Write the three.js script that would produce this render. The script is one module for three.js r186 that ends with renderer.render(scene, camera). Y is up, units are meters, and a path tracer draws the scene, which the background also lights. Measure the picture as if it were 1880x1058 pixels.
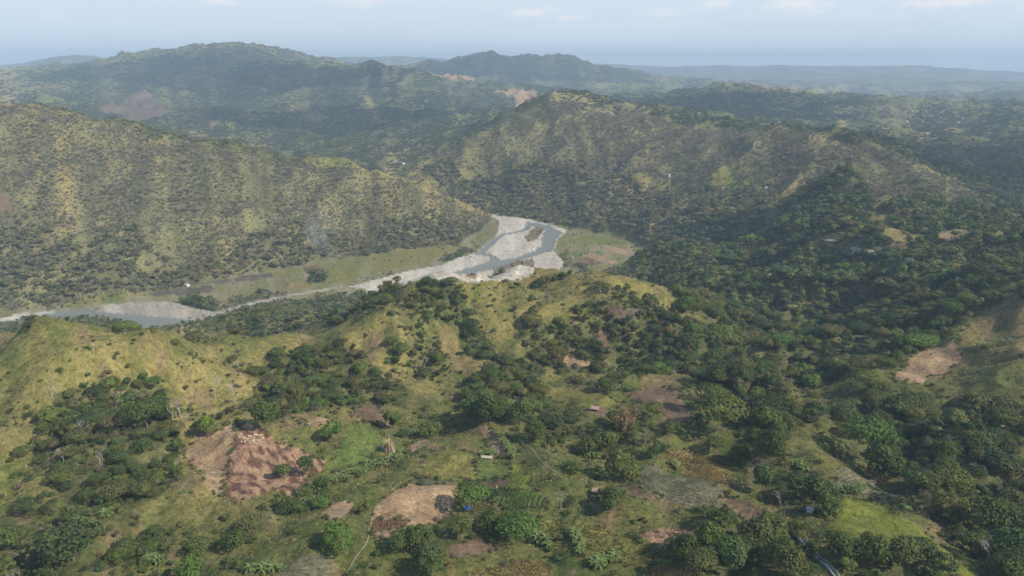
import * as THREE from 'three';
import { mergeGeometries } from 'three/addons/utils/BufferGeometryUtils.js';

// ---------------------------------------------------------------- camera, sky, sun, exposure
const CAM_Y = 330, PITCH = 17.7 * Math.PI / 180, FOCAL = 1300;   // the lens, in pixels of the 1880 px wide photograph
const scene = new THREE.Scene();
const camera = new THREE.PerspectiveCamera(2 * Math.atan(529 / FOCAL) * 180 / Math.PI, 1024 / 576, 1, 80000);
camera.position.set(0, CAM_Y, 0);
camera.rotation.set(-PITCH, 0, 0);
const renderer = new THREE.WebGLRenderer({ antialias: true });
renderer.setSize(1024, 576);
renderer.toneMapping = THREE.LinearToneMapping;
renderer.toneMappingExposure = 1.2;
renderer.shadowMap.enabled = true;
const SUN = new THREE.Vector3(0.68, 0.64, 0.33).normalize();
const sun = new THREE.DirectionalLight(new THREE.Color().setRGB(1, 0.925, 0.80), 5);
sun.position.copy(SUN).multiplyScalar(4000).add(new THREE.Vector3(0, 0, -900));
sun.target.position.set(0, 0, -900);
sun.castShadow = true;
Object.assign(sun.shadow.camera, { left: -2600, right: 2600, top: 2600, bottom: -2600, near: 10, far: 9000 });
sun.shadow.mapSize.set(4096, 4096);
scene.add(sun, sun.target);
scene.fog = new THREE.FogExp2(new THREE.Color().setRGB(0.61, 0.81, 1.0), 0.000108);

// ---------------------------------------------------------------- random numbers and noise
function rng(seed) { let a = seed >>> 0; return () => { a = (a + 0x6D2B79F5) | 0; let t = Math.imul(a ^ (a >>> 15), 1 | a); t = (t + Math.imul(t ^ (t >>> 7), 61 | t)) ^ t; return ((t ^ (t >>> 14)) >>> 0) / 4294967296; }; }
const PERM = new Uint8Array(512), GX = new Float32Array(256), GY = new Float32Array(256);
{ const r = rng(77), p = [...Array(256).keys()]; for (let i = 255; i > 0; i--) { const j = Math.floor(r() * (i + 1)); [p[i], p[j]] = [p[j], p[i]]; } for (let i = 0; i < 512; i++) PERM[i] = p[i & 255]; for (let i = 0; i < 256; i++) { const a = r() * 6.2832; GX[i] = Math.cos(a); GY[i] = Math.sin(a); } }
function noise(x, y) {
  const xi = Math.floor(x), yi = Math.floor(y), fx = x - xi, fy = y - yi, X = xi & 255, Y = yi & 255;
  const u = fx * fx * fx * (fx * (fx * 6 - 15) + 10), v = fy * fy * fy * (fy * (fy * 6 - 15) + 10);
  const a = PERM[X + PERM[Y]], b = PERM[X + 1 + PERM[Y]], c = PERM[X + PERM[Y + 1]], d = PERM[X + 1 + PERM[Y + 1]];
  const n0 = GX[a] * fx + GY[a] * fy, n1 = GX[b] * (fx - 1) + GY[b] * fy, n2 = GX[c] * fx + GY[c] * (fy - 1), n3 = GX[d] * (fx - 1) + GY[d] * (fy - 1);
  const p = n0 + u * (n1 - n0), q = n2 + u * (n3 - n2);
  return (p + v * (q - p)) * 1.5;
}
function fbm(x, y, n = 4) { let s = 0, a = 0.5; for (let i = 0; i < n; i++) { s += a * noise(x, y); x = x * 2.03 + 17.3; y = y * 2.03 - 9.1; a *= 0.5; } return s; }
const clamp = (x, a = 0, b = 1) => x < a ? a : x > b ? b : x;
const smooth = (a, b, x) => { const t = clamp((x - a) / (b - a)); return t * t * (3 - 2 * t); };
const mix = (a, b, t) => a + (b - a) * t;

// ---------------------------------------------------------------- the sky: hazy pale blue with faint flat clouds
{
  const W = 2048, H = 1024, data = new Float32Array(W * H * 4);
  for (let j = 0; j < H; j++) {
    const up = ((j + 0.5) / H - 0.5) * Math.PI, s = Math.sin(up);
    for (let i = 0; i < W; i++) {
      const az = ((i + 0.5) / W - 0.5) * 2 * Math.PI, x = Math.cos(az) * Math.cos(up), z = Math.sin(az) * Math.cos(up);
      const t = smooth(0.02, 0.66, s), k = (j * W + i) * 4;
      let c = [mix(0.585, 0.10, t), mix(0.675, 0.20, t), mix(0.765, 0.42, t)];
      const halo = Math.pow(clamp(x * SUN.x + s * SUN.y + z * SUN.z), 10) * 0.35;
      c = c.map((v, q) => v + halo * [1, 0.95, 0.85][q]);
      if (s > 0.005) {
        // cloud deck, seen edge-on near the horizon: stretched along the horizon
        const d = 1 / (s + 0.035), cx = x * d, cz = z * d;
        const n = fbm(cx * 0.42 + 3.1, cz * 0.42 + 1.7, 6) + 0.35 * fbm(cx * 1.7, cz * 1.7, 4);
        const wisp = smooth(0.10, 0.62, n) * 0.55 * smooth(0.01, 0.09, s);
        c = c.map((v, q) => mix(v, [0.76, 0.765, 0.79][q], wisp));
        // small cumulus tops: bearing, climb, half width, half height
        for (const [a, e, w, h] of [[0.0225, 0.0615, 0.034, 0.0085], [-0.369, 0.069, 0.03, 0.006], [0.36, 0.066, 0.05, 0.007], [0.52, 0.064, 0.06, 0.010], [0.62, 0.072, 0.07, 0.010], [0.08, 0.055, 0.03, 0.004], [0.26, 0.070, 0.03, 0.006]]) {
          let da = az + Math.PI / 2 - a; const q = Math.hypot(da / w, (s - e) / (s < e ? h * 0.55 : h)) + 0.9 * fbm(az * 70, s * 160, 5);
          const f = smooth(1.0, 0.35, q) * 0.75; if (f > 0) c = c.map((v, k2) => mix(v, [0.80, 0.77, 0.77][k2], f));
        }
        // low cumulus banks on the skyline
        const n2 = fbm(az * 9 + 5.5, s * 42, 5) - Math.abs(s - 0.075) * 6;
        const puff = smooth(0.10, 0.34, n2) * 0.55;
        c = c.map((v, q) => mix(v, [0.77, 0.76, 0.78][q], puff));
      }
      data[k] = c[0]; data[k + 1] = c[1]; data[k + 2] = c[2]; data[k + 3] = 1;
    }
  }
  const sky = new THREE.DataTexture(data, W, H, THREE.RGBAFormat, THREE.FloatType);
  sky.mapping = THREE.EquirectangularReflectionMapping; sky.minFilter = sky.magFilter = THREE.LinearFilter; sky.needsUpdate = true;
  scene.background = sky; scene.environment = sky;
}

// ---------------------------------------------------------------- surveying: a bearing and slope read off the photograph, at a known ground distance
const COS = Math.cos(PITCH), SIN = Math.sin(PITCH);
function ray(px, py) {      // unit ground direction (x, z) and the climb per metre of ground
  const X = px - 940, Y = 529 - py, y = Y * COS - FOCAL * SIN, z = -(FOCAL * COS + Y * SIN), l = Math.hypot(X, z);
  return { x: X / l, z: z / l, climb: y / l };
}
const bearing = (px, py = 529) => { const r = ray(px, py); return Math.atan2(r.x, -r.z); };

// survey points: [photo x, photo y, ground distance]
const SEEN = [
  [0,1058,262],[250,1058,225],[500,1058,200],[750,1058,192],[940,1058,190],[1200,1058,190],[1450,1058,196],[1700,1058,215],[1880,1058,245],
  [0,950,300],[250,950,262],[500,950,240],[750,950,229],[940,950,226],[1200,950,228],[1450,950,240],[1650,950,262],[1880,950,306],
  [0,850,355],[250,850,312],[470,850,294],[640,880,272],[740,830,300],[940,850,276],[1200,850,280],[1450,850,300],[1700,850,346],[1880,850,372],
  [0,760,410],[200,760,380],[400,760,360],[600,760,350],[800,760,354],[940,760,347],[1100,750,345],[1300,760,345],[1500,760,372],[1650,790,385],[1880,760,430],
  [50,690,408],[250,690,400],[450,690,408],[650,690,424],[800,690,426],[940,690,432],[1100,690,430],[1250,690,434],[1400,690,432],[1600,700,436],[1800,700,455],
  [0,650,446],[60,612,446],[130,597,446],[190,602,448],[250,612,450],[320,622,455],[400,632,460],[500,632,470],[590,628,480],[640,602,490],[700,560,505],[740,533,515],[780,520,518],[820,516,520],[880,524,525],[930,524,530],[975,540,535],[1030,521,545],[1080,500,555],[1115,500,556],[1150,510,555],[1200,538,555],[1245,565,550],[1300,605,535],
  [820,600,472],[700,630,450],[940,620,474],[1080,600,488],[1190,620,490],[560,680,430],
  [600,575,850],[450,592,850],[350,602,850],[520,560,905],
  [0,190,1800],[100,205,1760],[170,218,1730],[230,232,1700],[300,246,1670],[370,260,1640],[440,270,1620],[500,285,1600],[560,300,1580],[640,306,1560],[690,315,1550],[740,330,1545],[785,347,1545],[830,366,1550],[865,380,1555],[890,389,1560],
  [100,400,1370],[0,400,1400],[200,320,1500],[60,300,1540],[160,470,1240],[300,420,1310],[420,340,1440],[320,340,1450],[500,400,1370],[620,380,1430],[560,430,1290],[700,400,1410],[820,420,1440],
  [40,182,3000],[110,165,3300],[170,140,3500],[230,118,3600],[275,105,3700],[340,90,3800],[380,84,3800],[440,88,3850],[520,104,3900],[570,112,3900],[620,125,3950],[655,128,3700],[690,116,3250],[712,118,3250],[745,133,3300],[780,138,3400],[820,140,3600],
  [300,200,2900],[450,200,3000],[400,240,2600],[550,240,2600],[600,180,3000],[700,200,2800],[700,260,2450],[560,280,2300],[800,220,2600],[640,292,2250],[200,200,2900],
  [790,118,4200],[830,112,4250],[880,101,4300],[920,104,4300],[960,110,4300],[1000,105,4300],[1040,102,4300],[1075,118,4300],[1110,128,4300],[1150,135,4300],[1200,155,4200],[1250,172,4100],
  [900,160,3500],[960,168,3100],[1150,180,3300],[860,190,2900],
  [740,300,2250],[800,330,2000],[850,365,1720],
  [1040,163,2100],[1010,178,2100],[960,204,2080],[900,230,2000],[840,265,1950],[790,290,1900],[1075,182,2100],[1110,197,2080],[1150,208,2050],[1200,218,2020],[1250,225,2000],[1320,245,1900],[1370,244,1850],[1420,236,1800],[1500,248,1700],[1560,258,1650],[1620,276,1600],[1700,309,1550],[1760,340,1500],[1810,360,1450],
  [1050,260,1850],[1000,340,1650],[1150,300,1750],[1200,380,1450],[1300,300,1600],[1300,400,1290],[1400,300,1550],[1400,380,1270],[1540,303,1350],[1520,323,1230],[1440,400,1150],[1480,322,1400],[1600,352,1300],[1455,365,1250],[1490,345,1150],[1480,400,1070],[1560,370,1110],[1600,390,1050],[1640,420,985],[1750,430,1000],[1880,420,1050],[1700,370,1240],
  [1400,450,1000],[1300,480,960],[1200,480,1000],[1230,520,860],[1300,560,720],[1350,620,600],[1450,560,720],[1600,500,800],[1750,500,780],[1880,500,760],[1450,640,560],[1600,600,620],[1750,580,600],[1880,545,580],[1880,620,520],[1780,600,545],[1700,640,520],[1550,690,470],
  [1300,157,3000],[1265,178,3000],[1340,166,2950],[1380,172,2900],[1420,174,2850],[1470,190,2800],[1560,212,2700],[1640,247,2500],
  [1750,330,1900],[1850,340,1850],[1880,300,2100],[1650,282,2200],
  [1880,205,2700],[1830,212,2700],[1780,226,2700],[1700,247,2600],
  [1700,200,4500],[1600,190,4800],[1500,172,5300],[1760,150,6500],[1720,154,6500],[1820,152,6500],[1880,158,6500],[1680,165,6300],
  [130,103,9000],[60,112,9000],[0,114,9000],[190,101,9200],[250,98,9500],[300,106,9500],[640,112,13200],[560,113,13200],[720,113,13200],
  [1100,124,13600],[1250,131,13600],[1500,129,13600],[1600,127,13600],[1800,134,13600],
];
// the far banks, the plain and the backs of the ridges: [photo x of the bearing, ground distance, height]
const HIDDEN = [
  [-300,110,178],[200,110,178],[940,110,180],[1600,110,180],[2200,110,176],[-300,300,172],[-300,450,170],[2200,300,168],[2200,450,170],[2200,600,176],
  [130,600,108],[130,760,40],[400,600,88],[400,740,38],[640,650,92],[640,770,45],[820,650,104],[820,800,40],[975,660,90],[1080,690,98],[1080,830,42],[1000,950,10],[1200,680,105],[-100,600,110],[-100,800,40],
  [100,2150,160],[370,1980,115],[560,1900,75],[740,1800,42],[0,2200,190],[200,2500,100],[-300,1500,190],[-300,1000,40],[-300,2500,150],
  [1040,2700,150],[1150,2600,130],[960,2500,140],[1420,2100,125],[1560,2000,105],[1700,1900,80],[1800,1800,78],[1640,1250,110],[2200,1000,140],[2200,1800,110],[2200,2700,180],
  [400,5500,150],[700,5500,130],[1000,5800,100],[1300,4300,90],[1000,8000,70],[700,8500,80],[0,5500,140],[1400,7000,65],[1800,9000,62],[1400,11500,58],[1800,11500,58],[1000,11500,60],[300,11000,80],[100,10500,90],[-100,10500,90],[1880,3600,110],[1800,3500,95],[2200,5000,90],[2200,9000,60],[-300,6000,150],[-300,13000,100],[1100,15300,70],[1500,15300,80],[1800,15300,60],[400,15300,80],[0,15300,90],
];
// the valley floor: outlines read off the photograph where the ground is level at the river's height
const onLevel = (px, py, h) => { const r = ray(px, py), d = (h - CAM_Y) / r.climb; return [r.x * d, r.z * d]; };
const TOE = [[-150,578],[0,572],[90,566],[170,562],[260,546],[400,512],[520,492],[640,475],[760,462],[835,452],[868,430],[897,400],[905,393]];
const FARBANK = [[960,397],[1010,404],[1060,424],[1100,431],[1150,445],[1172,462],[1140,490]];
const NEARBANK = [[1090,502],[1000,517],[900,530],[700,556],[520,577],[420,596],[330,610],[200,612],[0,602],[-150,605]];
const FLOOR = [...TOE, ...FARBANK, ...NEARBANK].map(([a, b]) => onLevel(a, b, 3));

// relief finer than the survey: gullies and spurs, smaller on near ground
function relief(x, z, r) {
  let s = 0; const t = smooth(700, 2600, r), A = mix(0.46, 0.20, t), B = mix(0.12, 0.055, t);
  for (let L = 3200, i = -1; L > 5; L /= 2, i++) {
    const w = smooth(A * r, B * r, L); if (w <= 0) continue;
    const wx = x + 0.25 * L * noise(x / L + 31, z / L), wz = z + 0.25 * L * noise(x / L, z / L + 57);
    const n = noise(wx / L + i * 7.7, wz / L - i * 3.3);
    s += w * L * (i < 8 ? (L > 40 ? 0.085 : 0.05) : 0.03) * (L > 60 ? 0.42 - 1.5 * Math.abs(n) : n);
  }
  return s;
}
const gain = (r) => mix(mix(2.1, 1.6, smooth(500, 1100, r)), 1.5, smooth(1500, 2500, r)) * mix(1, 0.25, smooth(7500, 11000, r));
const C0 = 0.035, pts = [];
// distances beyond the valley were paced out too short: stretched, but never so far that the ground would fall below the plain
const far = (d) => d > 8000 ? Math.min(Math.max(d, 13000), 13600) : Math.min(9500, d * (1 + 0.75 * smooth(1900, 4000, d)));
for (const [px, py, d0] of SEEN) { const r = ray(px, py), d = Math.max(d0, Math.min(far(d0), r.climb < 0 ? (d0 > 6000 ? 275 : 300) / -r.climb : 1e9)); pts.push([Math.atan2(r.x, -r.z), Math.log(d), CAM_Y + d * r.climb - relief(r.x * d, r.z * d, d) * gain(d)]); }
for (const [px, d0, h] of HIDDEN) { const d = d0 > 2450 ? far(d0) : d0, b = bearing(px); pts.push([b, Math.log(d), h - relief(Math.sin(b) * d, -Math.cos(b) * d, d) * gain(d)]); }
for (const [a, b] of [...TOE, ...FARBANK, ...NEARBANK]) { const [x, z] = onLevel(a, b, 4); pts.push([Math.atan2(x, -z), Math.log(Math.hypot(x, z)), 4]); }
const N = pts.length, PU = new Float64Array(N), PV = new Float64Array(N), Wt = new Float64Array(N + 1);
pts.forEach((p, i) => { PU[i] = p[0]; PV[i] = p[1]; });
{
  const M = Array.from({ length: N + 1 }, () => new Float64Array(N + 2));
  for (let i = 0; i < N; i++) { for (let j = 0; j < N; j++) M[i][j] = Math.sqrt((PU[i] - PU[j]) ** 2 + (PV[i] - PV[j]) ** 2 + C0 * C0) + (i === j ? -0.004 : 0); M[i][N] = 1; M[N][i] = 1; M[i][N + 1] = pts[i][2]; }
  for (let k = 0; k <= N; k++) {
    let p = k; for (let i = k + 1; i <= N; i++) if (Math.abs(M[i][k]) > Math.abs(M[p][k])) p = i;
    [M[k], M[p]] = [M[p], M[k]]; const R = M[k];
    for (let i = k + 1; i <= N; i++) { const f = M[i][k] / R[k]; if (f) { const Q = M[i]; for (let j = k; j < N + 2; j++) Q[j] -= f * R[j]; } }
  }
  for (let i = N; i >= 0; i--) { let s = M[i][N + 1]; for (let j = i + 1; j <= N; j++) s -= M[i][j] * Wt[j]; Wt[i] = s / M[i][i]; }
}
function survey(u, v) { let s = Wt[N]; for (let j = 0; j < N; j++) { const a = u - PU[j], b = v - PV[j]; s += Wt[j] * Math.sqrt(a * a + b * b + C0 * C0); } return s; }

// signed distance to a polygon in the ground plane, positive inside
function inside(poly, x, z) { let c = false; for (let i = 0, j = poly.length - 1; i < poly.length; j = i++) { const [xi, zi] = poly[i], [xj, zj] = poly[j]; if ((zi > z) !== (zj > z) && x < (xj - xi) * (z - zi) / (zj - zi) + xi) c = !c; } return c; }
function edge(poly, x, z, closed = true) { let d = 1e18; for (let i = 0, n = poly.length; i < (closed ? n : n - 1); i++) { const [ax, az] = poly[i], [bx, bz] = poly[(i + 1) % n], ex = bx - ax, ez = bz - az, t = clamp(((x - ax) * ex + (z - az) * ez) / (ex * ex + ez * ez || 1)), q = (x - ax - ex * t) ** 2 + (z - az - ez * t) ** 2; if (q < d) d = q; } return Math.sqrt(d); }
const signed = (poly, x, z) => (inside(poly, x, z) ? 1 : -1) * edge(poly, x, z);
const box = (poly, m = 0) => [Math.min(...poly.map((p) => p[0])) - m, Math.max(...poly.map((p) => p[0])) + m, Math.min(...poly.map((p) => p[1])) - m, Math.max(...poly.map((p) => p[1])) + m];

// ---------------------------------------------------------------- the land as one grid of bearings and distances, finer near by
const RS = [];
for (let v = Math.log(95); v < Math.log(700); v += 0.0047) RS.push(v);
for (let v = RS.at(-1) + 0.0055; v < Math.log(8200); v += 0.0070) RS.push(v);
for (let v = RS.at(-1) + 0.012; v < Math.log(15500); v += 0.012) RS.push(v);
const TH0 = -47 * Math.PI / 180, TH1 = 47 * Math.PI / 180, NT = 851, NRr = RS.length;
const GH = new Float32Array(NT * NRr), GXp = new Float32Array(NT * NRr), GZp = new Float32Array(NT * NRr), FLAT = new Float32Array(NT * NRr);
const floorBox = box(FLOOR, 200);
// coarse survey surface, then filled in
{
  const SU = 3, SV = 2;
  const nu = Math.ceil((NT - 1) / SU) + 1, nv = Math.ceil((NRr - 1) / SV) + 1, base = new Float32Array(nu * nv);
  const uAt = (i) => TH0 + (TH1 - TH0) * i / (NT - 1);
  for (let j = 0; j < nv; j++) for (let i = 0; i < nu; i++) base[j * nu + i] = survey(uAt(Math.min(i * SU, NT - 1)), RS[Math.min(j * SV, NRr - 1)]);
  for (let j = 0; j < NRr; j++) {
    const r = Math.exp(RS[j]), bj = Math.min(Math.floor(j / SV), nv - 2), fj = clamp((j - bj * SV) / (Math.min((bj + 1) * SV, NRr - 1) - bj * SV || 1));
    for (let i = 0; i < NT; i++) {
      const bi = Math.min(Math.floor(i / SU), nu - 2), fi = clamp((i - bi * SU) / (Math.min((bi + 1) * SU, NT - 1) - bi * SU || 1)), q = bj * nu + bi;
      let h = mix(mix(base[q], base[q + 1], fi), mix(base[q + nu], base[q + nu + 1], fi), fj);
      const u = uAt(i), x = Math.sin(u) * r, z = -Math.cos(u) * r, k = j * NT + i;
      let s = -1e3;
      if (x > floorBox[0] && x < floorBox[1] && z > floorBox[2] && z < floorBox[3]) s = signed(FLOOR, x, z);
      const rough = clamp(1 - smooth(-70, 0, s));
      h += relief(x, z, r) * rough * gain(r);
      if (s > -60) h = mix(h, 3 + 0.8 * noise(x / 40, z / 40) + 0.35 * noise(x / 9, z / 9), smooth(-30, 12, s));
      if (r > 900) h = Math.max(h, 2.2 + 0.5 * noise(x / 60, z / 60));
      GH[k] = h; GXp[k] = x; GZp[k] = z; FLAT[k] = s;
    }
  }
}
console.log('grid', NT, NRr, NT * NRr, 'points', N);
function rowOf(v) { let a = 0, b = NRr - 1; while (b - a > 1) { const m = (a + b) >> 1; if (RS[m] <= v) a = m; else b = m; } return a; }
function ground(x, z) {
  const u = (Math.atan2(x, -z) - TH0) / (TH1 - TH0) * (NT - 1), v = Math.log(Math.hypot(x, z)), j = clamp(rowOf(v), 0, NRr - 2), i = clamp(Math.floor(u), 0, NT - 2);
  const fu = clamp(u - i), fv = clamp((v - RS[j]) / (RS[j + 1] - RS[j])), k = j * NT + i;
  return mix(mix(GH[k], GH[k + 1], fu), mix(GH[k + NT], GH[k + NT + 1], fu), fv);
}
// where a line of sight of the photograph meets the land
function spot(px, py) {
  const r = ray(px, py); let d = 100, last = 100;
  for (; d < 15400; d *= 1.004) { if (CAM_Y + d * r.climb < ground(r.x * d, r.z * d)) break; last = d; }
  let a = last, b = Math.min(d, 15400);
  for (let i = 0; i < 18; i++) { const m = (a + b) / 2; if (CAM_Y + m * r.climb < ground(r.x * m, r.z * m)) b = m; else a = m; }
  return new THREE.Vector3(r.x * b, ground(r.x * b, r.z * b), r.z * b);
}
const outline = (list) => list.map(([a, b]) => { const p = spot(a, b); return [p.x, p.z]; });

// ---------------------------------------------------------------- land use: outlines read off the photograph and laid on the land
const crop = (ox, oy, k) => (list) => list.map(([a, b]) => [ox + a / k, oy + b / k]);
const cA = crop(0, 350, 2.94), cB = crop(620, 350, 2.94), cL = crop(0, 700, 2.956), cM = crop(470, 700, 2.956), cN = crop(940, 700, 2.956), cR = crop(1400, 700, 2.956), cF = crop(0, 0, 2.94), cG = crop(620, 0, 2.94), cW = crop(1250, 350, 2.94);
const asPhoto = (l) => l;
const PLOTS = [];   // { name, label, category, soil, poly, crop }
function plot(name, label, category, soil, pix, cropKind, group) { const poly = outline(pix); PLOTS.push({ name, label, category, soil, poly, bb: box(poly, 12), crop: cropKind, group }); }
// colours are linear albedos: [base, second, grain]
const SOIL = {
  tan: [[0.30, 0.215, 0.125], [0.23, 0.155, 0.09]], brown: [[0.165, 0.115, 0.072], [0.115, 0.08, 0.05]], red: [[0.25, 0.145, 0.092], [0.125, 0.068, 0.048]], dark: [[0.085, 0.07, 0.055], [0.12, 0.095, 0.07]],
  grass: [[0.135, 0.138, 0.038], [0.17, 0.15, 0.048]], lime: [[0.110, 0.135, 0.025], [0.135, 0.142, 0.030]], green: [[0.080, 0.125, 0.034], [0.105, 0.13, 0.036]], straw: [[0.205, 0.155, 0.072], [0.155, 0.13, 0.05]],
  grey: [[0.105, 0.102, 0.062], [0.128, 0.115, 0.072]], gravel: [[0.48, 0.435, 0.36], [0.34, 0.305, 0.245]], shingle: [[0.36, 0.325, 0.27], [0.25, 0.22, 0.17]], brush: [[0.20, 0.15, 0.10], [0.155, 0.125, 0.075]], purple: [[0.145, 0.10, 0.075], [0.10, 0.082, 0.055]], orange: [[0.34, 0.215, 0.125], [0.26, 0.165, 0.10]],
};
// the valley floor
plot('river_gravel', 'pale gravel bed of the braided river in the valley', 'gravel bed', 'gravel', cB([[810,120],[1000,150],[1130,180],[1240,215],[1190,260],[1165,330],[1225,390],[1200,420],[1050,455],[900,480],[760,500],[560,490],[350,512],[150,532],[50,522],[200,482],[400,430],[560,402],[650,362],[740,340],[800,285],[860,238],[872,165],[815,127]]));
plot('river_gravel', 'narrow pale gravel bar running past the riverside trees', 'gravel bar', 'shingle', cA([[1850,524],[1600,566],[1450,606],[1240,650],[1140,684],[1060,712],[1000,700],[700,668],[490,644],[560,618],[720,604],[900,596],[1060,640],[1160,655],[1250,632],[1400,592],[1600,556],[1850,514]]));
plot('river_gravel', 'small white gravel bar at the left end of the river', 'gravel bar', 'gravel', cA([[-80,705],[0,690],[100,666],[230,650],[335,656],[270,670],[60,697],[-80,725]]));
plot('brush_bar', 'brown brushy sandbar on the near side of the main channel', 'sandbar', 'brush', cB([[690,462],[840,410],[1050,366],[1062,382],[900,447],[820,472],[740,485]]));
plot('brush_bar', 'small brown brushy island between two river branches', 'sandbar', 'brush', cB([[1008,255],[1045,215],[1090,195],[1112,215],[1075,262],[1025,280]]));
const WATER = [
  cB([[1010,168],[1130,188],[1150,200],[1215,232],[1175,260],[1165,322],[1070,352],[960,387],[850,422],[700,457],[600,480],[500,480],[640,438],[760,402],[830,372],[870,376],[960,363],[1060,323],[1100,298],[1100,250],[1120,212],[1030,190]]),
  cB([[1010,175],[1042,196],[1010,222],[900,242],[870,262],[800,322],[765,350],[735,348],[790,300],[840,255],[880,233],[960,223],[1005,205]]),
  cB([[770,328],[850,358],[875,380],[830,382],[812,358],[757,345]]),
  cA([[490,656],[620,662],[740,674],[1000,695],[1062,716],[1040,738],[900,738],[770,742],[700,720],[560,690]]),
  cA([[255,668],[340,652],[480,638],[520,660],[560,690],[430,690],[300,684],[60,706],[-80,735],[-80,725],[60,697]]),
].map((p) => { const poly = p.map(([a, b]) => onLevel(a, b, 2)); return { poly, bb: box(poly, 6) }; });
const ploughed = ['dark', 'dark', 'grey', 'dark', 'dark', 'dark', 'grass', 'grass', 'brown'];
[[[800,555],[1030,520],[1050,530],[930,562],[830,574]], [[1045,530],[1130,506],[1165,540],[960,570],[938,546]], [[1062,507],[1150,480],[1245,476],[1265,496],[1170,502]], [[1252,472],[1320,460],[1340,485],[1272,496]], [[1324,460],[1400,450],[1418,474],[1345,486]], [[1404,450],[1465,442],[1483,465],[1422,474]], [[1470,442],[1540,430],[1563,450],[1490,465]], [[1544,430],[1622,415],[1648,436],[1570,450]], [[1630,415],[1722,400],[1740,430],[1652,448]]]
  .forEach((p, i) => plot('riverside_field', ['reddish brown ploughed strip field beside the white riverside hut', 'brown strip field just right of the riverside hut', 'greyish strip field between the brown and the dark plots', 'first of three dark ploughed plots by the wooded toe', 'middle of three dark ploughed plots by the wooded toe', 'last of three dark ploughed plots by the wooded toe', 'first small green plot right of the dark plots', 'second small green plot right of the dark plots', 'dark brown plot between the green plots and the long meadow'][i], 'field', ploughed[i], cA(p), null, 'plots on the river plain'));
plot('riverside_meadow', 'long olive meadow on the left bank ending at the gravel', 'meadow', 'grass', [...cA([[1726,402],[1852,380]]), ...cB([[300,330],[560,300],[640,312],[560,352],[480,392],[300,425],[100,470],[0,500]]), ...cA([[1760,500],[1740,430]])]);
plot('riverside_field', 'small golden field beside the dark riverside grove', 'field', 'straw', cA([[1545,502],[1640,486],[1700,528],[1560,536]]), null, 'plots on the river plain');
[['grass', 'olive field in the upper corner of the right bank fields', [[1200,292],[1290,250],[1345,240],[1400,300],[1330,302]]], ['lime', 'yellow green field along the wood on the right bank', [[1352,240],[1500,265],[1570,290],[1480,292],[1405,298]]], ['tan', 'pale tan field on the right bank above the green strip', [[1425,312],[1480,298],[1595,330],[1605,352],[1500,338]]], ['green', 'bright green strip field on the right bank', [[1370,332],[1415,325],[1580,372],[1540,388]]], ['green', 'small bright green plot beside the right bank hedge', [[1240,337],[1345,335],[1290,362]]], ['tan', 'tan strip field below the bright green strip', [[1322,352],[1392,343],[1528,388],[1482,402]]], ['brown', 'brown ploughed field at the near corner of the right bank', [[1270,372],[1325,356],[1440,392],[1372,402],[1312,396]]], ['grass', 'olive field at the foot of the right bank fields', [[1345,408],[1490,402],[1440,432],[1378,428]]], ['straw', 'golden field in the gap behind the grassy ridge', [[920,502],[1010,480],[1115,458],[1105,500],[1030,508]]]]
  .forEach(([s, l, p]) => plot('riverside_field', l, 'field', s, cB(p), null, 'plots on the river plain'));
// bare ground on the hills
plot('bare_clearing', 'large red brown cleared hillside with dark streaks and two round trees', 'clearing', 'red', [[415,860],[440,778],[475,785],[510,815],[560,828],[598,852],[590,868],[568,876],[562,912],[540,915],[500,900],[440,925],[412,912]]);
plot('bare_clearing', 'tan cleared wedge on the left of the red brown clearing', 'clearing', 'tan', [[338,832],[360,800],[395,795],[440,778],[415,860],[412,912],[372,890],[378,870]]);
plot('bare_clearing', 'arc shaped brown slip scar above the banana strip', 'clearing', 'brown', cM([[495,185],[560,140],[620,118],[660,135],[705,210],[722,262],[650,242],[590,208]]));
plot('bare_clearing', 'pale eroded bank above the green hollow', 'clearing', 'tan', cM([[185,185],[260,218],[330,192],[422,208],[340,244],[255,240]]));
plot('bare_clearing', 'purplish brown bare slope high on the right of the grassy ridge', 'clearing', 'purple', cB([[1420,640],[1490,608],[1560,650],[1640,650],[1652,690],[1550,716],[1470,690]]));
plot('bare_clearing', 'narrow brown bare gully below the purplish slope', 'clearing', 'brown', cB([[1395,765],[1430,730],[1472,770],[1452,872],[1408,822]]));
plot('bare_clearing', 'pale brown bare foot of the grassy ridge beside bare trees', 'clearing', 'tan', cB([[1195,905],[1250,878],[1385,930],[1370,952],[1200,955]]));
plot('grass_strip', 'olive brown grassy chute running down the ridge face', 'grass strip', 'straw', cB([[550,740],[640,800],[700,895],[820,915],[830,1000],[700,1010],[600,930],[560,850]]));
plot('dry_field', 'big tan grass field on the slope at the right edge', 'field', 'straw', [[1885,552],[1950,560],[1950,660],[1880,650],[1800,640],[1762,642],[1765,610],[1790,590],[1840,570]]);
plot('bare_clearing', 'rough brown cut slope with pale litter below the tan field', 'clearing', 'tan', [[1680,645],[1755,622],[1765,660],[1722,690],[1690,705],[1640,698]]);
plot('bare_clearing', 'grass slope with brown edge on the wooded spur', 'clearing', 'straw', cW([[1030,120],[1100,115],[1130,160],[1240,235],[1200,265],[1240,345],[1190,335],[1100,235],[1040,180]]));
plot('bare_clearing', 'small tan clearing right of the wooded spur', 'clearing', 'tan', cW([[1390,210],[1440,205],[1560,262],[1470,272],[1390,250]]));
plot('bare_clearing', 'pinkish bare patch beside the hillside road', 'clearing', 'purple', cW([[790,330],[850,300],[920,310],[880,350],[800,380]]));
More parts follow.
